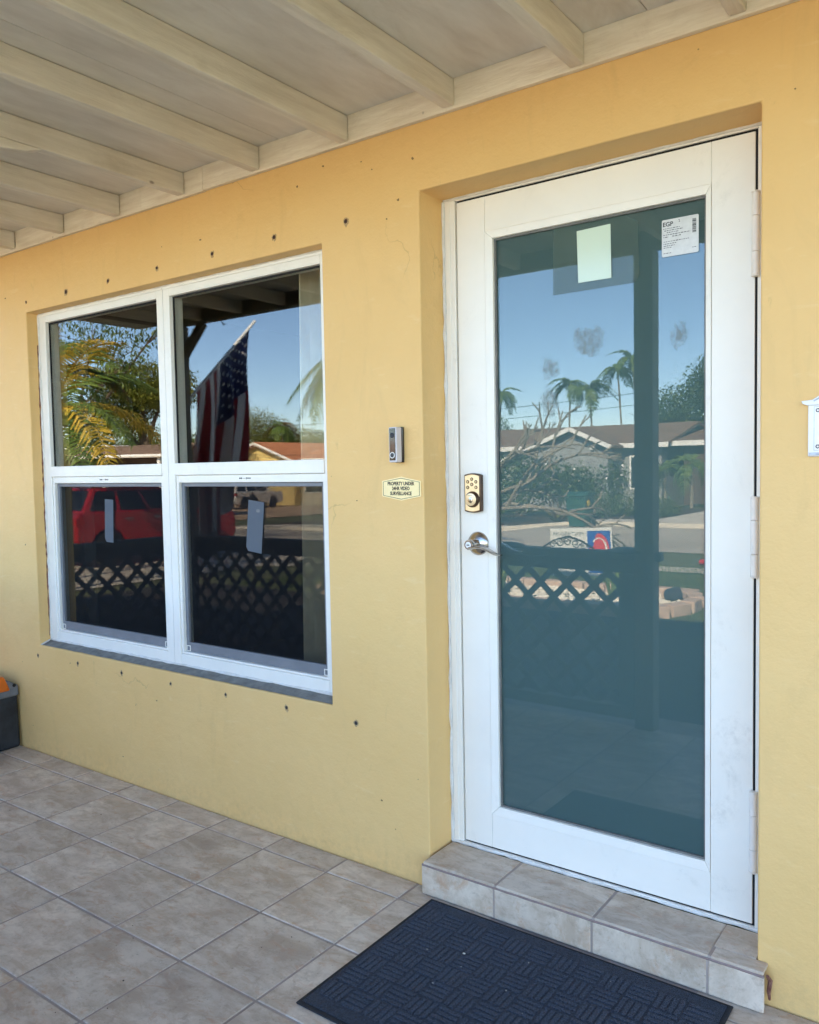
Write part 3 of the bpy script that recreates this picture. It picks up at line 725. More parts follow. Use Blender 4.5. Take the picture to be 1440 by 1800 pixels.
b = MB(); b.box(GX0+.0006, GX1-.0006, .153, .157, GZ0+.0006, GZ1-.0006); b.build('glass_pane', M_dglass, door)
b = MB(); b.box(GX0+.0006, GX1-.0006, .1574, .1600, GZ0+.0006, GZ1-.0006); b.build('frosted_backing', M_teal, door)
# hinges
for (z0, z1) in ((1.853,2.061),(1.07,1.276),(.274,.488)):
    L = z1-z0; hx, hy = .9705, .1235
    b = MB(); b.box(.962, .979, .1315, .134, z0+.003, z1-.003)
    hg = b.build('hinge', M_white, door, bevel=.0008)
    for f0, f1 in ((0,.279),(.283,.715),(.719,1)):
        b = MB(); a, c = z0+L*f0, z0+L*f1
        b.lathe((hx,hy,a), (0,0,1), [(0,.0082),(.0010,.0096),(c-a-.0010,.0096),(c-a,.0082)], 18); b.build('knuckle', M_hinge, hg, smooth=True)
    for zz, dd in ((z0,-1),(z1,1)):
        b = MB(); b.lathe((hx,hy,zz), (0,0,dd), [(0,.0106),(.003,.0106),(.0045,.008)], 16); b.build('pin_cap', M_hinge, hg, smooth=True)
# keypad deadbolt
kx0, kx1, kz0, kz1, ky = .0785, .1400, 1.2275, 1.3450, .1145
def arc_plate(x0, x1, z0, z1, bow, n=10):
    top = [(x0+(x1-x0)*i/n, z1+bow*math.sin(math.pi*i/n)) for i in range(n+1)]
    bot = [(x1-(x1-x0)*i/n, z0-bow*math.sin(math.pi*i/n)) for i in range(n+1)]
    return top+bot
b = MB(); b.prism(arc_plate(kx0, kx1, kz0, kz1, .005), 'y', ky+.0015, .1352); kp = b.build('keypad_lock', M_bronze, door, bevel=.0025, smooth=True)
b = MB(); b.prism(arc_plate(kx0+.0042, kx1-.0042, kz0+.004, kz1-.004, .005), 'y', ky-.0005, ky+.0025); b.build('face_plate', M_brass, kp, bevel=.001)
kc = (kx0+kx1)/2
for (dx, z) in ((0,1.331),(-.0155,1.3225),(.0155,1.3225),(0,1.314),(-.0155,1.3045),(.0155,1.3045)):
    b = MB(); b.lathe((kc+dx, ky-.0002, z), (0,-1,0), [(0,.0056),(.0014,.0056),(.0018,.0048)], 14); b.build('keypad_button', M_bronze, kp, smooth=True)
    b = MB(); b.lathe((kc+dx, ky-.0018, z), (0,-1,0), [(0,.0036),(.0008,.0032)], 12); b.build('button_face', pmat('button_gold', s(196,172,128), None, rough=.4, metal=.4), kp, smooth=True)
b = MB(); b.lathe((kc+.002, ky+.0004, 1.266), (0,-1,0), [(0,.0262),(.004,.0262),(.0125,.0205),(.0128,.0202)], 28); b.build('cylinder_collar', M_bronze, kp, smooth=True)
b = MB(); b.lathe((kc+.002, ky-.0124, 1.266), (0,-1,0), [(0,.0203),(.0012,.0200),(.0016,.0190)], 28); b.build('cylinder_face', M_brass, kp, smooth=True)
b = MB(); b.lathe((kc+.002, ky-.0138, 1.264), (0,-1,0), [(0,.0092),(.0014,.009),(.0018,.008)], 20); b.build('key_cylinder', M_nickel, kp, smooth=True)
b = MB(); b.box(kc+.0008, kc+.0032, ky-.0161, ky-.0154, 1.259, 1.269); b.build('keyhole', M_gap, kp)
text('lock_lettering', 'Kwikset', .0052, M_bronze, kp, (kc+.001, ky-.0142, 1.2785), (1,0,0), (0,0,1), ext=.0002)
# lever handle
rx, rz = .1185, 1.122
b = MB(); b.lathe((rx,.1354,rz), (0,-1,0), [(0,.0385),(.003,.0385),(.007,.0365),(.013,.026),(.017,.0165),(.018,.016)], 36); lh = b.build('lever_handle', M_nickel, door, smooth=True)
b = MB(); b.lathe((rx,.119,rz), (0,-1,0), [(0,.0155),(.004,.0145),(.022,.0145),(.026,.0155),(.030,.0165),(.044,.0165),(.0465,.0150)], 28); b.build('neck', M_nickel, lh, smooth=True)
b = MB(); b.lathe((rx,.0726,rz), (0,-1,0), [(0,.0105),(.0012,.0105),(.0016,.0098)], 22); b.build('key_cylinder', M_porcelain, lh, smooth=True)
b = MB(); b.lathe((rx,.0727,rz), (0,-1,0), [(0,.0132),(.0008,.0132),(.0009,.0112)], 22); b.build('cylinder_ring', M_bronze, lh, smooth=True)
b = MB(); b.box(rx-.005, rx+.005, .0704, .0711, rz-.0018, rz+.0018); b.build('keyhole', M_gap, lh)
lev = MB(); n = 22; prof = []
for i in range(n+1):
    t = i/n
    x = rx+.004+t*.108; y = .083+.014*math.sin(t*math.pi*.9); z = rz-.010-.006*math.sin(t*math.pi*1.0)+.008*math.sin(t*math.pi*1.7)-.012*t*t
    wd = .0135*(1-t)**.6*1.0+.0085; th = .0058*(1-t*.6)
    prof.append((x, y, z, wd, th))
vs = []; m = 10
for (x, y, z, wd, th) in prof:
    for j in range(m): a = 2*math.pi*j/m; vs.append((x, y+wd*math.cos(a), z+th*math.sin(a)))
fs = [(i*m+j, i*m+(j+1) % m, (i+1)*m+(j+1) % m, (i+1)*m+j) for i in range(n) for j in range(m)]+[tuple(range(m)), tuple(n*m+j for j in range(m))]
lev.add(vs, fs); lev.build('lever', M_nickel, lh, smooth=True)
# caulk around the frame
bead('caulk_bead', (.004,.131,.112), (.004,.131,2.23), .0052, M_caulk, door, .4, 50)
bead('caulk_bead', (.006,.1305,2.2345), (1.006,.1305,2.2345), .0048, M_caulk, door, .35, 40)
bead('caulk_bead', (1.0085,.131,.112), (1.0085,.131,2.23), .004, M_caulk, door, .5, 50)
bead('caulk_bead', (.004,.129,.1105), (1.006,.129,.1105), .0052, M_caulk, door, .4, 40)
# smears of dust on the glass
def blob(cx, cz, pts): return [(cx+x, cz+z) for x, z in pts]
for (x0, x1, z0, z1) in ((.448,.552,1.688,1.790),(.338,.408,1.632,1.702),(.338,.402,1.494,1.624),(.738,.792,1.680,1.764)):
    b = MB(); b.box(x0, x1, .1525, .1527, z0, z1); b.build('dust_smear', M_smudge, door)

# stickers on the door glass
lab = thing('product_label', 'white product label with barcode and the letters EGP on the door glass', 'label', (.764,.1522,1.995))
lx0, lx1, lz0, lz1, ly = .7165, .8175, 1.9425, 2.0435, .1521
b = MB(); rr = .004
pts = []
for (cx, cz, a0) in ((lx1-rr,lz1-rr,0),(lx0+rr,lz1-rr,90),(lx0+rr,lz0+rr,180),(lx1-rr,lz0+rr,270)):
    pts += [(cx+rr*math.cos(R(a0+i*30)), cz+rr*math.sin(R(a0+i*30))) for i in range(4)]
b.prism(pts, 'y', ly, ly+.0005); b.build('paper', pmat('label_stock', s(218,218,214), s(206,206,202), 60, .18), lab)
text('lettering', 'EGP', .0165, M_ink, lab, (lx0+.0025, ly-.0002, lz1-.0135), (1,0,0), (0,0,1), 'LEFT', bold=.0003)
text('lettering', '2', .010, M_ink, lab, (lx0+.046, ly-.0002, lz1-.009), (1,0,.2), (-.2,0,1), 'LEFT', ext=.0001)
text('lettering', '35 7/8 x 79', .0052, M_ink, lab, (lx0+.029, ly-.0002, lz1-.0475), (1,0,0), (0,0,1), 'LEFT', bold=.0001)
b = MB(); random.seed(3)
for row, (z, x0, x1) in enumerate(((lz1-.0245,.004,.05),(lz1-.030,.007,.058),(lz1-.0355,.014,.046),(lz1-.0415,.004,.078),(lz1-.0475,.004,.018),(lz1-.060,.005,.075),(lz1-.066,.005,.04),(lz1-.0715,.005,.036),(lz1-.0765,.005,.028),(lz1-.0915,.005,.026),(lz1-.086,.084,.096))):
    x = x0
    while x < x1:
        wd = random.uniform(.002,.0075); hh = random.uniform(.0007,.0012)
        b.box(lx0+x, lx0+min(x+wd, x1), ly-.0002, ly+.0002, z-hh, z+hh); x += wd+.0016
b.build('fine_print', pmat('grey_print', s(96,96,98), None, rough=.6), lab, kind='stuff')
b = MB(); z = lz1-.010
while z > lz1-.047:
    hh = random.choice((.0006,.0009,.0015,.0022)); b.box(lx1-.017, lx1-.0065, ly-.0002, ly+.0002, z-hh, z); z -= hh+random.choice((.0005,.0008,.0012))
b.build('barcode', M_ink, lab)
flm = thing('film_label', 'translucent film label with a pale rectangle at the top of the door glass', 'label', (.52,.1522,1.98))
b = MB(); b.prism([(.386,2.083),(.60,2.083),(.648,2.055),(.652,1.905),(.640,1.886),(.383,1.884)], 'y', .1519, .1522); b.build('film', M_film, flm)
b = MB(); b.prism([(.462,2.0605),(.567,2.063),(.569,1.909),(.466,1.909)], 'y', .1513, .1516); b.build('pale_panel', M_greenpaper, flm)

# ------------------------------------------------------------ things on the wall
bell = thing('video_doorbell', 'silver video doorbell with black face on the yellow wall left of the door', 'doorbell', (-.09,0,1.445))
bx0, bx1, bz0, bz1 = -.1065, -.0755, 1.3895, 1.5025
b = MB(); b.box(bx0-.001, bx1+.003, -.010, -.0005, bz0-.001, bz1+.001); b.build('back_bracket', M_lens, bell, bevel=.003)
b = MB(); b.box(bx0, bx1, -.041, -.0105, bz0, bz1); b.build('housing', M_lilac, bell, bevel=.004, seg=3)
b = MB(); b.box(bx0+.0035, bx1-.0035, -.0422, -.040, bz0+.006, bz1-.004); fp = b.build('face', M_lens, bell, bevel=.001)
cx = (bx0+bx1)/2
b = MB(); b.lathe((cx,-.0420,1.476), (0,-1,0), [(0,.0085),(.0014,.0082),(.0018,.006),(.0012,.005)], 20); b.build('lens', M_blackplastic, fp, smooth=True)
b = MB(); b.lathe((cx,-.0420,1.4125), (0,-1,0), [(0,.0098),(.0014,.0098)], 24); b.build('button_ring', M_porcelain, fp, smooth=True)
b = MB(); b.lathe((cx,-.0436,1.4125), (0,-1,0), [(0,.0074),(.0006,.0072)], 24); b.build('button', M_blackplastic, fp, smooth=True)
plq = thing('surveillance_plaque', 'pale yellow plaque warning of video surveillance below the doorbell', 'sign', (-.087,0,1.304))
def plaque(d): return [(-.1655+d,1.3295-d*.6),(-.087,1.3435-d),(-.0085-d,1.3285-d*.6),(-.0085-d,1.2785+d*.6),(-.087,1.2645+d),(-.1655+d,1.2785+d*.6)]
b = MB(); b.prism(plaque(0), 'y', -.004, -.0004); b.build('plate', M_cream_plate, plq, bevel=.0012)
b = MB(); P0, P1 = plaque(.0048), plaque(.0064); n = 6
vs = [(x,-.00435,z) for x, z in P0]+[(x,-.00435,z) for x, z in P1]+[(x,-.0038,z) for x, z in P0]+[(x,-.0038,z) for x, z in P1]
fs = []
for i in range(n):
    j = (i+1) % n; fs += [(i,j,n+j,n+i),(2*n+i,2*n+j,j,i),(n+i,n+j,3*n+j,3*n+i)]
b.add(vs, fs); b.build('border_line', M_brownink, plq)
for t, z, sz in (('PROPERTY UNDER',1.3200,.0160),('24HR VIDEO',1.3042,.0160),('SURVEILLANCE',1.2880,.0160)):
    text('lettering', t, sz, M_brownink, plq, (-.0885,-.0041,z), (1,0,0), (0,0,1), ext=.0003, sx=.80, bold=.0006)
hp = thing('house_plaque', 'white house-shaped ceramic plaque with maroon flowers on the wall right of the door', 'plaque', (1.21,0,1.45))
b = MB(); b.box(1.1215, 1.302, -.010, -.0005, 1.381, 1.507); b.build('board', M_porcelain, hp, bevel=.003)
b = MB(); b.prism([(1.1075,1.5125),(1.1105,1.5055),(1.121,1.5015),(1.3025,1.5015),(1.313,1.5055),(1.316,1.5125),(1.293,1.5145),(1.212,1.563),(1.131,1.5145)], 'y', -.016, -.0004); b.build('pediment', M_porcelain, hp, bevel=.002)
b = MB()
for q in ((1.1345,1.1355,1.395,1.4985),(1.288,1.289,1.395,1.4985),(1.1355,1.288,1.395,1.396),(1.1355,1.288,1.4975,1.4985)): b.box(q[0], q[1], -.0106, -.0099, q[2], q[3])
b.build('inner_line', M_shade, hp)
b = MB(); b.box(1.1245, 1.299, -.0125, -.0105, 1.384, 1.3905); b.build('base_moulding', M_shade, hp, bevel=.001)
b = MB(); b.tube([(1.135,-.0165,1.511),(1.212,-.0165,1.556),(1.289,-.0165,1.511)], .0018, 6); b.build('gable_line', M_shade, hp)
for (x, z) in ((1.143,1.4895),(1.143,1.4045),(1.2805,1.4895),(1.2805,1.4045)):
    b = MB()
    for k in range(7):
        a = k*2*math.pi/7+.3; b.lathe((x+.0036*math.cos(a),-.0098,z+.0036*math.sin(a)), (0,-1,0), [(0,.0017),(.0008,.0014)], 7)
    b.build('flower', M_flower, hp)

# ------------------------------------------------------------ doormat
mat_ = thing('doormat', 'dark navy ribbed doormat lying in front of the door step', 'doormat', (.512,-.375,.002))
mx0, mx1, my0, my1 = .05, .972, -.682, -.067
b = MB(); b.box(mx0, mx1, my0, my1, .0012, .006); b.build('backing', M_rubber, mat_, bevel=.002)
b = MB(); b.box(mx0+.012, mx1-.012, my0+.012, my1-.012, .0062, .0085); b.build('pile', M_mat, mat_, bevel=.002)
b = MB(); cell = .073; nx, ny = 12, 7
X_, Y_ = (mx0+mx1)/2, (my0+my1)/2
for i in range(nx):
    for j in range(ny):
        cx, cy = X_+(i-(nx-1)/2)*cell, Y_+(j-(ny-1)/2)*cell
        for k in range(4):
            d = (k-1.5)*.0178; h = .0106+random.uniform(-.0005,.0005); l1 = .0325+random.uniform(-.002,.002)
            c0 = (cx+(0 if (i+j) % 2 else d), cy+(d if (i+j) % 2 else 0), .0098)
            if (i+j) % 2: b.box(cx-l1, cx+l1, cy+d-.0062, cy+d+.0062, .0083, h)
            else: b.box(cx+d-.0062, cx+d+.0062, cy-l1, cy+l1, .0083, h)
b.build('ribs', M_mat2, mat_, bevel=.0022, kind='stuff')
b = MB()
def bit(x, y, z, r, c=None):
    a0 = random.uniform(0,6); pts = [(x+r*random.uniform(.5,1.2)*math.cos(a0+k*1.26), y+.6*r*random.uniform(.5,1.2)*math.sin(a0+k*1.26)) for k in range(5)]
    b.prism(pts, 'z', z, z+r*.3)
random.seed(11)
b.mi = 1
for _ in range(9): bit(random.uniform(mx0+.1,mx1-.1), random.uniform(my0+.06,my1-.06), .0125, random.uniform(.0012,.003))
bit(.30,-.27,.0125,.006)
for _ in range(12): bit(random.uniform(-1.6,.0), random.uniform(-1.2,-.1), .0006, random.uniform(.001,.0026))
b.mi = 0
for _ in range(34): bit(random.uniform(-1.8,.05), random.uniform(-1.4,-.06), .0006, random.uniform(.0012,.0036))
b.build('floor_debris', [pmat('brown_crumbs', s(60,48,38), s(40,32,28), 50, .9), pmat('pale_crumbs', s(206,200,184), None, rough=.8)], kind='stuff')

# ------------------------------------------------------------ tool box
tb = thing('tool_box', 'black tool box with orange lid panel standing against the yellow wall', 'tool box', (-2.74,-.2,0))
b = MB(); b.prism([(-.012,.0),(-.012,.285),(-.395,.285),(-.395,.0)], 'x', -2.98, -2.515)
b.v = [(x+(0 if z > .1 else .012*(1 if x > -2.7 else -1)), y, z) for x, y, z in b.v]; b.build('body', M_dust, tb, bevel=.018, seg=3)
b = MB(); b.prism([(-.010,.262),(-.012,.315),(-.06,.345),(-.34,.345),(-.40,.315),(-.40,.262)], 'x', -2.985, -2.507); b.build('rim', M_greyp, tb, bevel=.008)
b = MB(); b.prism([(-.055,.295),(-.085,.372),(-.33,.372),(-.36,.295)], 'x', -2.97, -2.4985); b.build('lid_panel', M_orange, tb, bevel=.012, seg=3)
b = MB(); b.box(-2.5140, -2.4985, -.24, -.13, .19, .262); b.build('latch', M_greyp, tb, bevel=.006)
b = MB(); b.lathe((-2.507,-.035,.318), (1,0,0), [(0,.009),(.002,.009)], 12); b.build('lock_hole', M_gap, tb)

# ------------------------------------------------------------ flag on a pole at the far porch post
fl = thing('porch_flag', 'American flag hanging from a sloping pole on the far porch post', 'flag', (-3.5,-1.71,1.93))
pa, pb = Vector((-3.5,-1.715,1.88)), Vector((-3.56,-2.5,2.60))
b = MB(); b.tube([pa, pb], .012, 10); b.build('pole', M_wpaint, fl, smooth=True)
nu, nv = 39, 44; Hh, Fl = .84, 1.22
pd = (pb-pa).normalized()
def cloth(u, v):
    p = pb-pd*(.09+u*Hh)
    k = v*Fl
    foldx = .06*math.sin(u*19+v*1.2)*min(1, v*2.2)+.03*math.sin(u*31+2)*v
    gath = 1-.12*min(1, v*1.5); ym = (pa.y+pb.y)/2+.05
    y = ym+(p.y-ym)*gath+.06*v
    return (p.x+foldx-.03*v, y+.015*math.sin(v*7+u*5), p.z*(1-min(1,v*1.1)*.0)-k+.04*math.sin(u*9)*v)
b = MB(); vs = [cloth(i/nu, j/nv) for i in range(nu+1) for j in range(nv+1)]
b.v = vs
for i in range(nu):
    for j in range(nv):
        b.f.append([i*(nv+1)+j, (i+1)*(nv+1)+j, (i+1)*(nv+1)+j+1, i*(nv+1)+j+1])
        st = int((i+.5)/nu*13); b.m.append(2 if (st < 7 and j/nv < .4) else (0 if st % 2 == 0 else 1))
b.build('cloth', [M_fl_r, M_fl_w, M_fl_b], fl, smooth=True)
b = MB()
for r in range(9):
    for c in range(6 if r % 2 == 0 else 5):
        u = (r+1)*.538/10; v = ((c+.5) if r % 2 == 0 else c+1)*.4/6.0
        o, du, dv = Vector(cloth(u, v)), Vector(cloth(u+.01, v))-Vector(cloth(u, v)), Vector(cloth(u, v+.01))-Vector(cloth(u, v))
        du.normalize(); dv.normalize(); nn = du.cross(dv)
        for sg in (1, -1):
            pts = [o+nn*.002*sg+(du*math.cos(a)+dv*math.sin(a))*(.021 if k % 2 == 0 else .009) for k, a in enumerate([i*math.pi/5 for i in range(10)])]
            b.add(pts, [tuple(range(10))])
b.build('star_print', M_fl_w, fl, kind='stuff')

# ------------------------------------------------------------ plants
def frond_mesh(name, L, droop, nl, ll, mat, lw=.018, hang=.5, seed=0):
    rnd = random.Random(seed); b = MB()
    def rp(t): return Vector((L*t*(1-.18*droop*t), 0, L*(.32*t-droop*.75*t*t)))
    b.tube([rp(i/8) for i in range(9)], [.018*L*.5*(1-.8*i/8)+.003 for i in range(9)], 4)
    for i in range(nl):
        t = .12+.88*i/(nl-1); p = rp(t); d = (rp(min(1,t+.02))-rp(t-.02)).normalized()
        l = ll*math.sin(math.pi*(.12+.82*t))**.6*rnd.uniform(.85,1.1)
        for sd in (-1, 1):
            out = (Vector((0,sd,0))*1.0+d*.62+Vector((0,0,rnd.uniform(.0,.35)))).normalized()
            m_ = p+out*l*.5; e = p+out*l*.95+Vector((0,0,-hang*l*rnd.uniform(.5,1.1)))
            wv = d*lw*rnd.uniform(.8,1.2)
            b.add([p-wv*.5, p+wv*.5, m_+wv+Vector((0,0,.0)), e, m_-wv], [(0,1,2,4),(4,2,3)])
    return b.build(name, mat)
def palm(name, label, x, y, h, L, nf, droop, mats, group=None, nl=26, ll=None, tr=.09, lean=(0,0), seed=1, hang=.5, cat='palm tree', zb=None, nstem=1, lw=.018):
    rnd = random.Random(seed); z0 = gz(x) if zb is None else zb
    t = thing(name, label, cat, (x,y,z0), group)
    protos = [frond_mesh('frond', L*k, droop*q, nl, (ll or L*.32), m, lw, hang, seed*7+i) for i, (k, q, m) in enumerate(mats)]
    for p in protos: col.objects.unlink(p)
    for sidx in range(nstem):
        ox, oy = (0,0) if sidx == 0 else (rnd.uniform(-.5,.5), rnd.uniform(-.5,.5))
        hh = h*(1 if sidx == 0 else rnd.uniform(.6,.95))
        lx, ly_ = lean if sidx == 0 else (rnd.uniform(-.4,.4), rnd.uniform(-.4,.4))
        b = MB(); pts = []; rr = []
        for i in range(13):
            q = i/12; pts.append((x+ox+lx*q*q, y+oy+ly_*q*q, z0+hh*q)); rr.append(tr*(1.25-.45*q)*(1+.05*(i % 2)))
        b.tube(pts, rr, 8); b.build('trunk', M_trunk, t, smooth=True)
        for i in range(nf):
            pr = protos[rnd.randrange(len(protos))]; az = i*2.399+rnd.uniform(-.3,.3); pit = rnd.uniform(-.9,.55)*(1 if i < nf*.75 else .4)
            o = bpy.data.objects.new('frond', pr.data); col.objects.link(o); o.parent = t
            o.location = (ox+lx, oy+ly_, hh); o.rotation_euler = (0, pit, az); k = rnd.uniform(.8,1.1); o.scale = (k,k,k)
    for p in protos: bpy.data.objects.remove(p)
    return t
def crown_pts(blobs, n, rnd):
    tot = sum(r[3]*r[4] for r in blobs); out = []
    for (cx, cy, cz, rx_, rz_) in blobs:
        for _ in range(int(n*rx_*rz_/tot)):
            while True:
                p = Vector((rnd.uniform(-1,1), rnd.uniform(-1,1), rnd.uniform(-1,1)))
                if .35 < p.length < 1: break
            out.append((cx+p.x*rx_, cy+p.y*rx_, cz+p.z*rz_))
    return out
def leaves(name, pts, size, mat, parent, rnd, aspect=.45, clump=1, kind=None, drop=.25):
    b = MB()
    for c in pts:
        for _ in range(clump):
            p = Vector(c)+Vector((rnd.gauss(0,1), rnd.gauss(0,1), rnd.gauss(0,1)))*size*.9*(clump > 1)
            d = Vector((rnd.uniform(-1,1), rnd.uniform(-1,1), rnd.uniform(-.8,.5)-drop)).normalized(); sd = d.cross(Vector((rnd.uniform(-.5,.5),rnd.uniform(-.5,.5),1))).normalized()
            l = size*rnd.uniform(.6,1.25); wd = l*aspect
            b.add([p, p+d*l*.5+sd*wd*.5, p+d*l, p+d*l*.5-sd*wd*.5], [(0,1,2,3)])
    return b.build(name, mat, parent, kind=kind)
def tree(name, label, x, y, blobs, n, leafsize, mat, trunk_h, tr=.18, group=None, seed=1, cat='tree', clump=3, aspect=.45, bark=None, drop=.25, k_n=2.6, k_s=.52):
    rnd = random.Random(seed); z0 = gz(x); t = thing(name, label, cat, (x,y,z0), group)
    b = MB(); top = Vector((x, y, z0+trunk_h))
    b.tube([(x,y,z0-.1),(x+tr*.3,y,z0+trunk_h*.5),tuple(top)], [tr*1.25,tr,tr*.8], 9)
    for (cx, cy, cz, rx_, rz_) in blobs:
        c = Vector((cx,cy,cz)); mid = top.lerp(c, .5)+Vector((rnd.uniform(-.2,.2),rnd.uniform(-.2,.2),.1))
        b.tube([top-Vector((0,0,.1)), mid, c], [tr*.6, tr*.35, tr*.14], 6)
        for _ in range(4):
            e = c+Vector((rnd.uniform(-1,1)*rx_, rnd.uniform(-1,1)*rx_, rnd.uniform(-.6,.9)*rz_)); b.tube([mid.lerp(c,.7), e], [tr*.16, tr*.05], 5)
    b.build('trunk', bark or M_bark, t, smooth=True)
    leaves('crown', crown_pts(blobs, int(n*k_n), rnd), leafsize*k_s, mat, t, rnd, aspect, clump, drop=drop)
    return t
def shrub(name, label, x, y, blobs, n, leafsize, mat, group=None, seed=1, cat='shrub', aspect=.5, flowers=0):
    rnd = random.Random(seed); z0 = gz(x); t = thing(name, label, cat, (x,y,z0), group)
    b = MB()
    for (cx, cy, cz, rx_, rz_) in blobs:
        for _ in range(3): b.tube([(x+rnd.uniform(-.1,.1),y,z0-.05),(cx+rnd.uniform(-.3,.3)*rx_,cy,cz+rz_*.3)], [.025,.01], 5)
    b.build('stem', M_bark, t)
    leaves('foliage', crown_pts(blobs, n*3, rnd), leafsize*.75, mat, t, rnd, aspect, 2)
    if flowers: leaves('blossom', crown_pts([(bx_,by_,bz_,r1*1.05,r2_*1.05) for bx_,by_,bz_,r1,r2_ in blobs], flowers, rnd), leafsize*.7, M_petal, t, rnd, .8, 2)
    return t

# left of the porch: yellowing areca palms
palm('areca_palm', 'yellowing areca palm between the house and the red car', -10.75, -5.0, 2.9, 1.95, 15, .95, ((1,1,M_frond_y),(1.05,.8,M_frond_y),(.9,1.2,M_frond_y),(1,.9,M_frond)), nl=30, ll=.5, tr=.05, seed=3, nstem=1, lw=.026)
palm('areca_palm', 'taller green and rust areca palm at the left end of the house', -12.0, -5.7, 3.7, 1.8, 13, .8, ((1,1,M_frond),(1.05,.8,M_frond_r),(.9,1.2,M_frond)), nl=32, ll=.52, tr=.05, seed=5, nstem=1, lw=.028)
tree('feathery_tree', 'open feathery tree with drooping leaves beyond the areca palms', -17.2, -9.2, [(-15.2,-9.2,4.2,.75,.45),(-14.7,-9.0,3.75,.55,.4),(-13.75,-9.3,4.55,.5,.35),(-16.6,-9.6,4.9,1.1,.6)], 230, .2, M_leaf, 2.6, .09, seed=4, clump=4, aspect=.3, drop=.8, k_n=1.6, k_s=.7)
tree('umbrella_tree', 'tall umbrella-shaped tree behind the flat-roofed house', -45.5, -32, [(-45.5,-32,7.4,3.6,1.3),(-43.2,-32,6.4,2.2,1.0),(-48,-33,6.2,2.4,1.1),(-46.8,-31,4.7,2.2,.9)], 2600, .42, M_leaf_o, 3.6, .4, seed=6, clump=4)
for k, (x, y, hh, r) in enumerate(((-54,-33.5,3.4,2.8),(-59,-41,3.2,3.2),(-57,-45,3.6,3.2),(-63,-33,3.4,3.),(-65,-48,4.6,3.8))):
    tree('broad_tree', ['low dense tree behind the flat-roofed house','second dense tree behind the flat-roofed house','dense tree in the gap between two far houses','dense tree at the far left end of the street','tallest dense tree in the back row on the left'][k], x, y, [(x,y,hh*.8,r,hh*.5),(x+r*.6,y,hh*.7,r*.7,hh*.4),(x-r*.6,y+.5,hh*.65,r*.7,hh*.4)], 1500, .45, M_leaf, hh*.4, .25, 'trees behind the far houses', seed=20+k, clump=3)
for k, (x, y, hh, r) in enumerate(((-64,-58,7.2,3.6),(-60,-57,6.2,3.2),(-55.5,-58,4.8,3.0),(-51,-57,4.4,3.0),(-62,-62,5.4,3.6))):
    tree('olive_tree', ['olive green tree standing tallest behind the orange tile roof','olive green tree right of the tallest one behind the orange roof','olive green tree beside the small palm behind the orange roof','low olive tree at the right behind the orange roof','olive green tree furthest back behind the orange roof'][k], x, y, [(x,y,hh*.75,r,hh*.42),(x+r*.5,y,hh*.6,r*.7,hh*.35),(x-r*.6,y,hh*.6,r*.7,hh*.35)], 1500, .42, M_leaf_o, hh*.4, .22, 'trees behind the orange tile roof', seed=30+k, clump=3)
palm('coconut_palm', 'small coconut palm above the orange tile roof', -53.4, -53.0, 6.3, 2.3, 12, 1.1, ((1,1,M_frond),(1,1.2,M_frond_r),(.9,.8,M_frond)), nl=24, ll=.55, tr=.12, seed=9, lw=.05)
palm('pygmy_palm', 'soft pale green palm close to the porch beside the bare tree', -7.0, -8.2, 3.3, 1.55, 18, 1.25, ((1,1,M_frond),(1,1.2,M_frond)), nl=40, ll=.4, tr=.08, seed=12, hang=.9, lw=.016)

# bare plumeria
pl = thing('bare_plumeria_tree', 'bare plumeria tree with forking grey branches in the front garden', 'tree', (-5.5,-8.0,gz(-5.5)))
rnd = random.Random(21); b = MB()
def fork(p, d, l, r, dep):
    p = Vector(p); d = Vector(d).normalized(); m_ = p+d*l*.5+Vector((0,0,.04*l)); e = p+d*l
    b.tube([p, m_, e], [r, r*.92, r*.8], 7)
    if dep == 0: return
    for k in range(rnd.choice((2,2,3))):
        a = k*2.2+rnd.uniform(0,1.2); ax = d.cross(Vector((rnd.uniform(-1,1),rnd.uniform(-1,1),.3))).normalized()
        nd = d+ax*rnd.uniform(.5,.95)+Vector((0,0,.13)); fork(e, nd, l*rnd.uniform(.5,.76), r*.76, dep-1)
z0 = gz(-5.5)
b.tube([(-5.5,-8,z0-.05),(-5.45,-8,z0+.45),(-5.35,-8,z0+.8)], [.10,.075,.06], 9)
for d, l in (((.95,.05,.26),1.05),((.8,-.4,.5),.85),((.3,.5,.7),.65),((-.5,.2,.6),.6),((-.9,-.2,.35),.75),((1.0,.25,.2),1.15),((.9,.5,.35),1.0)):
    fork((-5.35,-8,z0+.75), d, l, .036, 4)
b.build('branches', M_pale_bark, pl, smooth=True)

# across the road, in front of the grey house
shrub('hedge_shrub', 'low glossy green hedge left of the green bin across the road', -13.2, -21.2, [(-13.2,-21.2,.35,1.2,.65),(-12.0,-21.0,.25,1.0,.55),(-14.4,-21.4,.4,1.1,.7),(-15.6,-21.6,.4,1.1,.7)], 1300, .16, M_leaf, seed=40)
shrub('tall_shrub', 'taller leafy shrub in front of the grey gable', -13.0, -24.2, [(-13.4,-24,1.0,1.3,.8),(-12.0,-24,.8,1.1,.8),(-15,-24.2,1.1,1.3,.8),(-10.6,-24,.6,.9,.8)], 1300, .2, M_leaf_d, seed=41)
shrub('white_flower_shrub', 'shrub with bunches of white blossom before the grey house', -11.0, -23.0, [(-11.3,-23,.95,.6,.5),(-10.3,-23,.75,.6,.6),(-9.0,-23.2,.85,.5,.6)], 500, .18, M_leaf_d, seed=42, flowers=90)
shrub('low_hedge', 'low clipped hedge behind the green bin', -8.4, -21.6, [(-8.9,-21.6,.1,.8,.38),(-7.6,-21.4,.1,.8,.38),(-6.8,-21.3,.05,.6,.34)], 800, .12, M_leaf, seed=43)
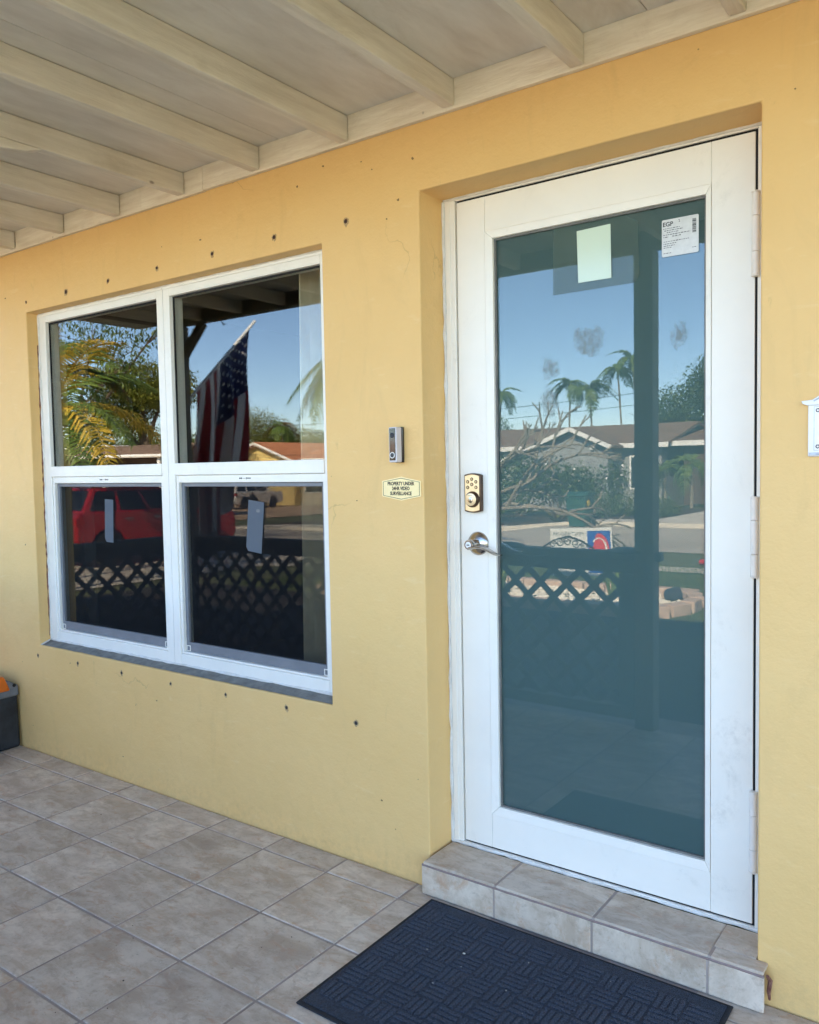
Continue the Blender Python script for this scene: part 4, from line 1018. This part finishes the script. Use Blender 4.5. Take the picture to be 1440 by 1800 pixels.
ag = thing('bromeliad', 'spiky red-green bromeliad beside the hedge across the road', 'plant', (-9.6,-20.4,gz(-9.6)))
b = MB(); rnd = random.Random(5)
for k in range(26):
    a = k*2.4; l = rnd.uniform(.4,.8); up = rnd.uniform(.3,1.2); p = Vector((-9.6,-20.4,gz(-9.6))); d = Vector((math.cos(a),math.sin(a),up)).normalized(); sd = Vector((-math.sin(a),math.cos(a),0))*.05
    b.add([p-sd*.6,p+sd*.6,p+d*l*.6+sd,p+d*l*.6-sd,p+d*l+Vector((0,0,-.12*l))], [(0,1,2,3),(3,2,4)])
b.build('leaves', M_frond_r, ag)
for k, (x, y, hh, sd) in enumerate(((-8.3,-26.2,1.45,50),(-7.2,-25.6,1.5,51),(-10.4,-23.6,1.2,52))):
    palm('christmas_palm', ['short palm with pale trunk right of the porch post reflection','second short palm, right beside the first before the garage','slim short palm in front of the grey house'][k], x, y, hh, 1.0, 10, 1.2, ((1,1,M_frond),(1,1.2,M_frond)), nl=16, ll=.32, tr=.055, seed=sd, group='short palms across the road', lw=.03)
for k, (x, y, hh, L, ln) in enumerate(((-18.7,-40.5,6.3,1.3,(.15,0)),(-17.0,-40,6.0,1.35,(-.2,0)),(-15.5,-40.5,6.9,1.35,(-.3,0)),(-14.2,-39.5,7.3,1.4,(-.4,0)),(-23.5,-41,6.3,1.3,(.2,0)))):
    palm('royal_palm', ['slender palm left of a close pair above the grey house roof','slender palm right in the close pair above the grey house roof','tall slender palm next to the porch post reflection','tallest slender palm half behind the porch post reflection','lone slender palm at the left edge of the door glass reflection'][k], x, y, hh, L, 11, 1.25, ((1,1,M_frond),(1,1.25,M_frond)), nl=14, ll=.48, tr=.055, lean=ln, seed=60+k, group='slender palms behind the grey house', lw=.06)
for k, (x, y, hh, r) in enumerate(((-22.8,-38,3.9,1.9),(-24.9,-38.5,3.6,1.8),(-27,-40,3.8,2.2))):
    tree('round_tree', ['rounded tree left of the grey house roof','second rounded tree at the left edge behind the grey house','third rounded tree far left behind the grey house'][k], x, y, [(x,y,hh*.72,r,hh*.42)], 900, .3, M_leaf, hh*.35, .14, 'rounded trees behind the grey house', seed=70+k)
tree('dark_tree', 'big dark leafy tree beside the utility pole', -10.0, -36, [(-10.0,-36,3.4,2.6,1.6),(-8.6,-36,4.9,2.0,1.4),(-7.8,-36.5,6.2,1.7,1.0),(-11.2,-36,2.6,1.6,1.2),(-6.5,-36,4.0,2.4,1.8)], 5200, .36, M_leaf_d, 1.8, .3, seed=80, clump=4)
for k, (x, y) in enumerate(((-31,-52),(-24,-54),(-17,-52),(-10,-54),(-3,-52),(5,-53),(-62,-50),(-70,-40),(13,-50))):
    tree('far_tree', 'dark green tree in the far row behind the houses', x, y, [(x,y,1.6,3.8,1.5),(x+2.4,y,1.4,3,1.4)], 900, .5, M_leaf_d, 1.2, .25, 'far row of trees', seed=90+k)

# ------------------------------------------------------------ houses across the road
def gable_house(name, label, x0, x1, yf, yb, eave, ridge, wallm, roofm, axis, over=.4, windows=(), garage=(), z0=-1.3):
    t = thing(name, label, 'house', ((x0+x1)/2, yf, -.2)); xm, ym = (x0+x1)/2, (yf+yb)/2
    b = MB()
    if axis == 'y': b.prism([(x0,z0),(x1,z0),(x1,eave),(xm,ridge-.02),(x0,eave)], 'y', yb, yf)
    else: b.prism([(yf,z0),(yb,z0),(yb,eave),(ym,ridge-.02),(yf,eave)], 'x', x0, x1)
    b.build('wall', wallm, t)
    b = MB(); th = .12
    if axis == 'y':
        sl_ = (ridge-eave)/((x1-x0)/2)
        b.prism([(x0-over,eave-over*sl_),(xm,ridge),(x1+over,eave-over*sl_),(x1+over,eave-over*sl_+th),(xm,ridge+th),(x0-over,eave-over*sl_+th)], 'y', yb-over, yf+over)
    else:
        sl_ = (ridge-eave)/((yf-yb)/2)
        b.prism([(yf+over,eave-over*sl_),(ym,ridge),(yb-over,eave-over*sl_),(yb-over,eave-over*sl_+th),(ym,ridge+th),(yf+over,eave-over*sl_+th)], 'x', x0-over, x1+over)
    b.build('roof', roofm, t)
    b = MB()
    if axis == 'y':
        for sx_ in (-1, 1): b.bar((xm, yf+over+.02, ridge+.02), (xm+sx_*((x1-x0)/2+over), yf+over+.02, eave-over*sl_+.02), .17, .04, (0,1,0))
    else: b.box(x0-over, x1+over, yf+over, yf+over+.04, eave-over*sl_-.06, eave-over*sl_+.13)
    b.build('fascia', M_wpaint, t)
    for (a, c, e, g) in windows:
        b = MB()
        for q in ((a-.07,a,e-.07,g+.07),(c,c+.07,e-.07,g+.07),(a,c,g,g+.07),(a,c,e-.07,e),((a+c)/2-.025,(a+c)/2+.025,e,g)): b.box(q[0], q[1], yf-.02, yf+.05, q[2], q[3])
        f = b.build('window', M_wpaint, t)
        b = MB(); b.box(a, c, yf-.01, yf+.02, e, g); b.build('pane', M_hgl, f)
    for (a, c, e, g) in garage:
        np_ = 4
        for k in range(np_):
            b = MB(); b.box(a, c, yf-.01, yf+.035, e+(g-e)*k/np_+.01, e+(g-e)*(k+1)/np_-.01); b.build('garage_panel', M_wpaint if wallm is not M_dark_w else M_dark_w, t, bevel=.01)
    return t
# grey gable house
hA = gable_house('grey_house', 'long grey house with brown shingle roof and white-trimmed gable', -21.5, -9.4, -29, -36, 2.12, 2.95, M_grey_w, M_roof_b, 'x', windows=((-18.5,-16.8,.5,1.5),(-10.6,-9.7,.4,1.6)))
b = MB(); b.prism([(-15.8,-.6),(-11.0,-.6),(-11.0,2.02),(-12.45,2.66),(-15.8,1.35)], 'y', -28.99, -27.6); b.build('gable_wall', M_grey_w, hA)
b = MB(); b.prism([(-16.2,1.22),(-12.45,2.70),(-10.75,1.95),(-10.75,2.06),(-12.45,2.82),(-16.2,1.34)], 'y', -29.8, -27.3); b.build('gable_roof', M_roof_b, hA)
b = MB(); b.bar((-12.45,-27.27,2.74),(-16.2,-27.27,1.27), .16, .05); b.bar((-12.45,-27.27,2.74),(-10.75,-27.27,1.99), .16, .05); b.build('gable_fascia', M_wpaint, hA)
b = MB(); b.lathe((-11.6,-27.58,2.0), (0,1,0), [(0,.11),(.12,.09)], 14); b.build('flood_light', M_wpaint, hA)
gable_house('garage_house', 'house with brown roof and dark garage right of the grey house', -8.7, 6, -29.5, -38, 2.12, 2.72, M_dark_w, M_roof_b, 'x', garage=((-6,-2.6,-.2,1.75),), windows=((0,1.8,.6,1.6),))
hC = gable_house('yellow_gable_house', 'pale yellow house with orange tile gable roof and icicle lights', -47.8, -40.8, -41.3, -52, 2.1, 3.35, M_yell_w, M_roof_o, 'y', over=.55, windows=((-43.6,-41.9,1.2,1.95),))
b = MB()
for k in range(44):
    t_ = k/43; x = -48.3+t_*8.0; xm = -44.3; z = 3.33-abs(x-xm)*.357-.06
    l = random.uniform(.06,.22); b.tube([(x,-40.7,z),(x,-40.7,z-l)], .015, 4)
b.build('icicle_lights', M_wpaint, hC, kind='stuff')
b = MB()
for k in range(9): b.box(-47.5+k*.78, -47.46+k*.78, -41.29, -41.26, .9, 2.1)
b.build('board_seams', M_tan_w, hC, kind='stuff')
gable_house('tan_wing_house', 'tan house wing with a white double window beside the orange roof', -40.6, -29.5, -42, -50, 2.1, 3.15, M_tan_w, M_roof_o, 'x', windows=((-40.3,-38.0,.02,.78),(-34,-32.3,.1,1.3)))
hD = thing('flat_roof_house', 'brown house with low roof and white gutter behind the areca palms', 'house', (-37,-24,-.48))
b = MB(); b.box(-44, -34.4, -27.6, -25.2, -1.3, 2.15); b.build('wall', M_dark_w, hD)
b = MB(); b.prism([(-23.9,2.22),(-26.2,2.75),(-28.4,2.22),(-28.4,2.32),(-26.2,2.87),(-23.9,2.32)], 'x', -45, -32.8); b.build('roof', M_roof_b, hD)
b = MB(); b.tube([(-45,-23.8,2.24),(-38,-23.8,2.22),(-32.8,-23.8,2.18)], .09, 8); b.build('gutter', M_wpaint, hD, smooth=True)
for x in (-43.5,-38.2,-33.4):
    b = MB(); b.box(x-.12, x+.12, -24.2, -23.96, -1.3, 2.18); b.build('carport_post', M_wpaint, hD)
b = MB(); b.box(-41.5,-39.8,-25.19,-25.12,.5,1.6); b.build('window', M_hgl, hD)
b = MB(); b.box(-46.5,-41.5,-28,-26.5,2.5,3.0); b.build('parapet', M_wpaint, hD)

# ------------------------------------------------------------ vehicles
def car(name, label, L, W, H, belt, wb, wr, paint, cab, rearlight=True):
    """local: +x front, wheels on z=0; cab = (rear bottom x, rear top x, front top x, front bottom x)"""
    t = thing(name, label, 'car')
    xr, xf = -L/2, L/2; wx = (-wb/2-.05, wb/2-.05); g0 = .30
    pts = [(xr+.05,g0+.08)]
    for w_ in wx:
        pts.append((w_-wr-.07, g0))
        for i in range(9): a = math.pi-math.pi*i/8; pts.append((w_+(wr+.06)*math.cos(a), wr*.95+(wr+.08)*math.sin(a) if 0 < i < 8 else g0))
        pts.append((w_+wr+.07, g0))
    pts += [(xf-.06,g0+.06),(xf,g0+.28),(xf-.02,belt-.16),(xf-.12,belt-.06),(cab[3]-.05,belt+.02),(cab[0]+.05,belt+.02),(xr+.03,belt-.02),(xr,belt-.25),(xr,g0+.25)]
    # drop doubled points
    q = []
    for p in pts:
        if not q or (abs(p[0]-q[-1][0])+abs(p[1]-q[-1][1])) > .012: q.append(p)
    b = MB(); b.prism(q, 'y', -W/2, W/2); b.build('body', paint, t, bevel=.035, seg=2)
    w0, w1 = W/2*.95, W/2*.78; rb, rt, ft, fb = cab
    b = MB(); b.add([(rb,-w0,belt),(fb,-w0,belt),(fb,w0,belt),(rb,w0,belt),(rt,-w1,H),(ft,-w1,H),(ft,w1,H),(rt,w1,H)], [(0,3,2,1),(4,5,6,7),(0,1,5,4),(1,2,6,5),(2,3,7,6),(3,0,4,7)])
    b.build('cabin', paint, t, bevel=.03)
    def sp(u, v, sd, off=.006):  # point on the side of the cabin
        xa, xb = rb+(rt-rb)*v, fb+(ft-fb)*v; yy = (w0+(w1-w0)*v+off)*sd; return (xa+(xb-xa)*u, yy, belt+(H-belt)*v)
    for sd in (-1, 1):
        for (u0, u1, ut0, ut1) in ((.05,.30,.06,.30),(.34,.60,.34,.61),(.64,.93,.65,.93)):
            b = MB(); v0, v1 = .08, .86; b.add([sp(u0,v0,sd),sp(u1,v0,sd),sp(ut1,v1,sd),sp(ut0,v1,sd),sp(u0,v0,sd,-.05),sp(u1,v0,sd,-.05),sp(ut1,v1,sd,-.05),sp(ut0,v1,sd,-.05)], [(0,1,2,3),(0,1,5,4),(1,2,6,5),(2,3,7,6),(3,0,4,7)]); b.build('side_window', M_cargl, t)
        b = MB(); b.obox((fb-.32, sd*(w0+.10), belt+.10), (1,0,0), (0,1,0), (0,0,1), .06, .09, .07); b.build('mirror', paint, t, bevel=.02)
        for hx in (rb+(fb-rb)*.40, rb+(fb-rb)*.68):
            b = MB(); b.box(hx-.09, hx+.09, sd*W/2-.012, sd*W/2+.022, belt-.15, belt-.115); b.build('door_handle', M_rim, t, bevel=.006)
    for (xa, xb, nm) in ((fb, ft, 'windscreen'), (rb, rt, 'rear_window')):
        d = 1 if nm == 'windscreen' else -1
        def ep(y, v): return (xa+(xb-xa)*v+d*.008, y*(w0+(w1-w0)*v), belt+(H-belt)*v)
        b = MB(); b.add([ep(-.88,.1),ep(.88,.1),ep(.88,.88),ep(-.88,.88)], [(0,1,2,3)]); b.build(nm, M_cargl, t)
    for w_ in wx:
        for sd in (-1, 1):
            b = MB(); b.lathe((w_, sd*(W/2-.24), wr), (0,sd,0), [(0,wr*.9),(.02,wr),(.2,wr),(.225,wr*.93),(.22,wr*.66)], 26); wl = b.build('wheel', M_tyre, t, smooth=True)
            b = MB(); b.lathe((w_, sd*(W/2-.06), wr), (0,sd,0), [(0,wr*.64),(.035,wr*.66),(.04,wr*.58),(.02,wr*.5),(.03,wr*.12),(.045,wr*.08)], 20); b.build('rim', M_rim, wl, smooth=True)
    for sd in (-1, 1):
        b = MB(); b.box(xf-.10, xf+.012, sd*W/2*.92-.17*(sd > 0)-.0, sd*W/2*.92+.17*(sd < 0), belt-.30, belt-.16); b.build('headlight', M_headl, t, bevel=.02)
        b = MB(); b.box(xr-.012, xr+.22, min(sd*(W/2+.008), sd*(W/2-.28)), max(sd*(W/2+.008), sd*(W/2-.28)), belt-.24, belt-.07); b.build('tail_light', M_tail, t, bevel=.02)
    b = MB(); b.box(xr-.03, xr+.1, -W/2*.96, W/2*.96, g0+.06, g0+.3); b.build('rear_bumper', paint, t, bevel=.03)
    b = MB(); b.box(xf-.06, xf+.03, -W/2*.9, W/2*.9, g0+.04, g0+.24); b.build('front_bumper', M_blackplastic, t, bevel=.03)
    b = MB(); b.box(xr-.036, xr-.02, -.26, .26, belt-.42, belt-.30); b.build('number_plate', M_paper, t)
    b = MB(); b.tube([(rt+.1,-w1+.1,H+.05),(ft-.1,-w1+.1,H+.05)], .02, 6); b.tube([(rt+.1,w1-.1,H+.05),(ft-.1,w1-.1,H+.05)], .02, 6); b.build('roof_rail', M_blackplastic, t)
    return t
rc = car('red_car', 'red boxy car parked on the driveway left of the porch', 3.95, 1.75, 1.60, 1.10, 2.4, .36, M_red, (-1.8,-1.5,.05,.65))
rc.location = (-13.9, -8.7, gz(-13)+.016); rc.rotation_euler = (0,0,R(-88))
wc = car('white_car', 'white family car parked in front of the yellow gable house', 4.95, 1.98, 1.78, 1.12, 2.98, .38, M_wcar, (-2.42,-2.1,.35,1.15))
wc.location = (-40.5, -36.6, gz(-40)+.018); wc.rotation_euler = (0,0,math.atan2(-.99,-.11))

# ------------------------------------------------------------ yard things
bn = thing('wheelie_bin', 'green wheelie bin standing at the far side of the road', 'bin', (-7.35,-16.75,gz(-7.35)+.006))
x, y, z = -7.35, -16.75, gz(-7.35)+.006
b = MB(); b.add([(x-.24,y-.28,z+.06),(x+.24,y-.28,z+.06),(x+.24,y+.24,z),(x-.24,y+.24,z),(x-.32,y-.36,z+.86),(x+.32,y-.36,z+.86),(x+.32,y+.34,z+.86),(x-.32,y+.34,z+.86)], [(0,3,2,1),(4,5,6,7),(0,1,5,4),(1,2,6,5),(2,3,7,6),(3,0,4,7)])
b.build('body', M_binm, bn, bevel=.03)
b = MB(); b.prism([(y-.40,z+.87),(y+.38,z+.87),(y+.38,z+.92),(y+.1,z+1.0),(y-.40,z+.95)], 'x', x-.36, x+.36); b.build('lid', M_binm, bn, bevel=.02)
b = MB(); b.box(x-.22, x+.22, y+.30, y+.345, z+.62, z+.80)
for k in range(7): b.box(x-.28+k*.09, x-.26+k*.09, y+.335, y+.375, z+.70, z+.85)
b.build('rib_panel', M_binm, bn)
b = MB(); b.tube([(x-.16,y+.31,z+.50),(x+.16,y+.31,z+.50)], .018, 8); b.build('lift_bar', M_rim, bn)
b = MB(); b.lathe((x+.31,y+.1,z+.68), (1,0,0), [(0,.10),(.012,.10)], 18); b.build('round_sticker', M_yel, bn)
for sx_ in (-1, 1):
    b = MB(); b.lathe((x+sx_*.25,y-.30,z+.13), (sx_,0,0), [(0,.13),(.06,.13)], 16); b.build('wheel', M_tyre, bn)

bn.scale = (.86,.86,.88); bn.location.x += .12

sg = thing('yard_sign', 'white yard sign with blue and red swirl logo advertising impact windows', 'sign', (-1.87,-5.0,gz(-1.9)))
th = R(-4); ax = Vector((-math.cos(th)*1, 0, -math.sin(th)*1)); up = Vector((math.sin(th), 0, -math.cos(th)))*-1
ax = Vector((-1, .06, -.045)).normalized(); up = Vector((-.045, 0, 1)).normalized(); nn = ax.cross(up).normalized()   # reads from the porch side
if nn.y < 0: nn = -nn
c0 = Vector((-1.87,-5.0,.515))
def SP(a, u, n=0.): return c0+ax*a+up*u+nn*n
b = MB(); b.obox(c0, ax, up, nn, .315, .235, .003); b.build('panel', M_paper, sg)
b = MB(); b.obox(SP(-.185,.0,.004), ax, up, nn, .115, .205, .0006); b.build('logo_ground', M_blue, sg)
pts = [SP(-.185+.10*math.cos(a)*(.55 if math.cos(a)*math.sin(a) > 0 else 1.), .03+.15*math.sin(a), .0056) for a in [i*2*math.pi/28 for i in range(28)]]
b = MB(); b.add(pts, [tuple(range(28))]); b.build('logo_swirl', M_signred, sg)
b = MB(); arc = [R(40+i*16) for i in range(10)]
b.add([SP(-.185+.085*math.cos(a), .02+.12*math.sin(a), .0064) for a in arc]+[SP(-.185+.062*math.cos(a), .03+.10*math.sin(a), .0064) for a in arc], [(i,i+1,11+i,10+i) for i in range(9)]); b.build('logo_arc', M_paper, sg)
for t_, zz, sz in (('\u2022 IMPACT WINDOWS',.175,.058),('& DOORS',.115,.062)):
    text('lettering', t_, sz, M_brownink, sg, SP(.115,zz,.004), ax, up, ext=.0004, sx=.62)
b = MB()
for a in (-.16,.16): b.tube([SP(a,-.2,-.006), SP(a,-.72,-.006)], .004, 6)
b.build('wire_stake', M_rim, sg)

# pebble bed with block edging
bed = thing('pebble_bed', 'white pebble flower bed edged with pinkish concrete blocks beyond the railing', 'flower bed', (-2.6,-6.6,gz(-2)))
bx0_, bx1_, by0_, by1_ = -5.6, -1.72, -6.98, -5.56
def blk(cx, cy, a):
    b = MB(); b.obox((cx,cy,-.2+.055), (math.cos(a),math.sin(a),0), (-math.sin(a),math.cos(a),0), (0,0,1), .132+random.uniform(-.004,.004), .08, .065+random.uniform(-.006,.006)); b.build('edging_block', M_block, bed, bevel=.014)
for i in range(16):
    blk(bx0_+i*.275, by0_, random.uniform(-.03,.03))
    if i < 15: blk(bx0_+i*.275, by1_, random.uniform(-.03,.03))
for k in range(7):
    a = -math.pi/2+math.pi*(k+.5)/7; blk(bx1_+.02+.62*math.cos(a)*.8, (by0_+by1_)/2+.71*math.sin(a), a+math.pi/2)
b = MB(); rnd = random.Random(2)
for _ in range(2600):
    x, y = rnd.uniform(bx0_, bx1_+.36), rnd.uniform(by0_+.08, by1_-.08)
    if x > bx1_ and ((x-bx1_)/.44)**2+((y-(by0_+by1_)/2)/.7)**2 > .72: continue
    r = rnd.uniform(.018,.045); z = -.2+rnd.uniform(.0,.045)
    rx_, ry_, rz_ = r*rnd.uniform(.7,1.3), r*rnd.uniform(.7,1.3), r*rnd.uniform(.5,.8); a = rnd.uniform(0,3)
    vs = [(0,0,1),(0,0,-1)]+[(math.cos(a+k*math.pi/2.5)*rnd.uniform(.85,1.1), math.sin(a+k*math.pi/2.5)*rnd.uniform(.85,1.1), rnd.uniform(-.2,.3)) for k in range(5)]
    b.add([(x+p[0]*rx_, y+p[1]*ry_, z+p[2]*rz_) for p in vs], [(0,2+k,2+(k+1) % 5) for k in range(5)]+[(1,2+(k+1) % 5,2+k) for k in range(5)])
b.build('pebbles', M_peb, bed, kind='stuff')
bm = bmesh.new(); bmesh.ops.create_icosphere(bm, subdivisions=2, radius=1)
for v in bm.verts: v.co = Vector((v.co.x*.11, v.co.y*.09, v.co.z*.09))*(1+.25*mnoise.noise(v.co*1.7))+Vector((-1.5,-6.62,-.10))
me = bpy.data.meshes.new('garden_rock'); bm.to_mesh(me); bm.free(); me.materials.append(M_rock)
ro = bpy.data.objects.new('garden_rock', me); col.objects.link(ro); tag(ro, 'dark rough rock lying at the rounded end of the pebble bed', 'rock')
for k, (x, y) in enumerate(((-2.2,-6.6),(-3.6,-6.4),(-4.6,-6.7))):
    t = thing('snake_plant', ['striped upright plant in the pebbles nearest the rounded end','striped upright plant in the middle of the pebble bed','striped upright plant at the driveway end of the pebble bed'][k], 'plant', (x,y,-.2), 'upright plants in the pebble bed')
    b = MB(); rnd = random.Random(k)
    for q in range(12):
        a = q*2.4; d = Vector((math.cos(a)*.25,math.sin(a)*.25,1)).normalized(); sd = Vector((-math.sin(a),math.cos(a),0))*.022; l = rnd.uniform(.28,.5); p = Vector((x+.04*math.cos(a),y+.04*math.sin(a),-.2))
        b.add([p-sd*.7,p+sd*.7,p+d*l*.7+sd,p+d*l*.7-sd,p+d*l], [(0,1,2,3),(3,2,4)])
    b.build('leaves', M_frond, t)
# grass blades near the porch
b = MB(); rnd = random.Random(8)
for _ in range(26000):
    x = rnd.uniform(-7.4,.2); y = -5.45-rnd.random()*4.2
    if x > -.9 and rnd.random() < .0: continue
    if bx0_-.2 < x < bx1_+.62 and by0_-.12 < y < by1_+.12: continue
    z = gz(x); h = rnd.uniform(.03,.075); a = rnd.uniform(0,6.28); wd = .004; lx, ly_ = rnd.gauss(0,.02), rnd.gauss(0,.02)
    b.add([(x-wd*math.cos(a),y-wd*math.sin(a),z),(x+wd*math.cos(a),y+wd*math.sin(a),z),(x+lx,y+ly_,z+h)], [(0,1,2)])
b.build('grass', M_blade, kind='stuff')
b = MB(); x, y = -2.32, -10.3
b.lathe((x,y,-.16), (.9,.2,.05), [(0,.035),(.002,.038),(.12,.052),(.122,.054)], 16); tag(b.build('plastic_cup', M_cup, smooth=True), 'red plastic cup lying on the grass by the road', 'cup')
gl = thing('garden_lamp', 'thin black garden lamp with ball top on the front lawn', 'lamp', (-6.3,-4.95,gz(-6.3)))
b = MB(); b.tube([(-6.3,-4.95,-.2),(-6.3,-4.95,.95)], .016, 8); b.build('lamp_post', M_iron, gl)
b = MB(); b.lathe((-6.3,-4.95,.94), (0,0,1), [(0,.02),(.03,.06),(.10,.07),(.14,.045),(.16,.02),(.20,.006)], 14); b.build('lamp_head', M_iron, gl, smooth=True)
# utility pole and wires
up_ = thing('utility_pole', 'wooden utility pole with insulator standing in the dark leafy tree', 'utility pole', (-10.6,-39.2,-.4))
b = MB(); b.tube([(-10.6,-39.2,-.5),(-10.6,-39.2,7.1)], [.17,.12], 10); b.build('pole', M_pole, up_, smooth=True)
b = MB(); b.lathe((-10.72,-39.2,7.05), (0,0,1), [(0,.02),(.5,.02),(.52,.05),(.6,.05),(.62,.015)], 8); b.build('insulator', M_rock, up_)
def wire(name, lab, p0, p1, sag):
    b = MB(); p0, p1 = Vector(p0), Vector(p1)
    b.tube([p0.lerp(p1, i/16)-Vector((0,0,sag*4*(i/16)*(1-i/16))) for i in range(17)], .016, 4); tag(b.build(name, M_wire), lab, 'power line', 'power lines')
wire('power_line', 'lowest thick power line crossing behind the grey house roof', (-10.6,-39.2,3.3), (-46,-39.2,2.6), .6)
wire('power_line', 'middle thin power line running behind the slender palms', (-10.6,-39.2,4.6), (-60,-39.2,4.6), .8)
wire('power_line', 'topmost thin power line running behind the slender palms', (-10.6,-39.2,5.2), (-60,-39.2,5.2), .8)
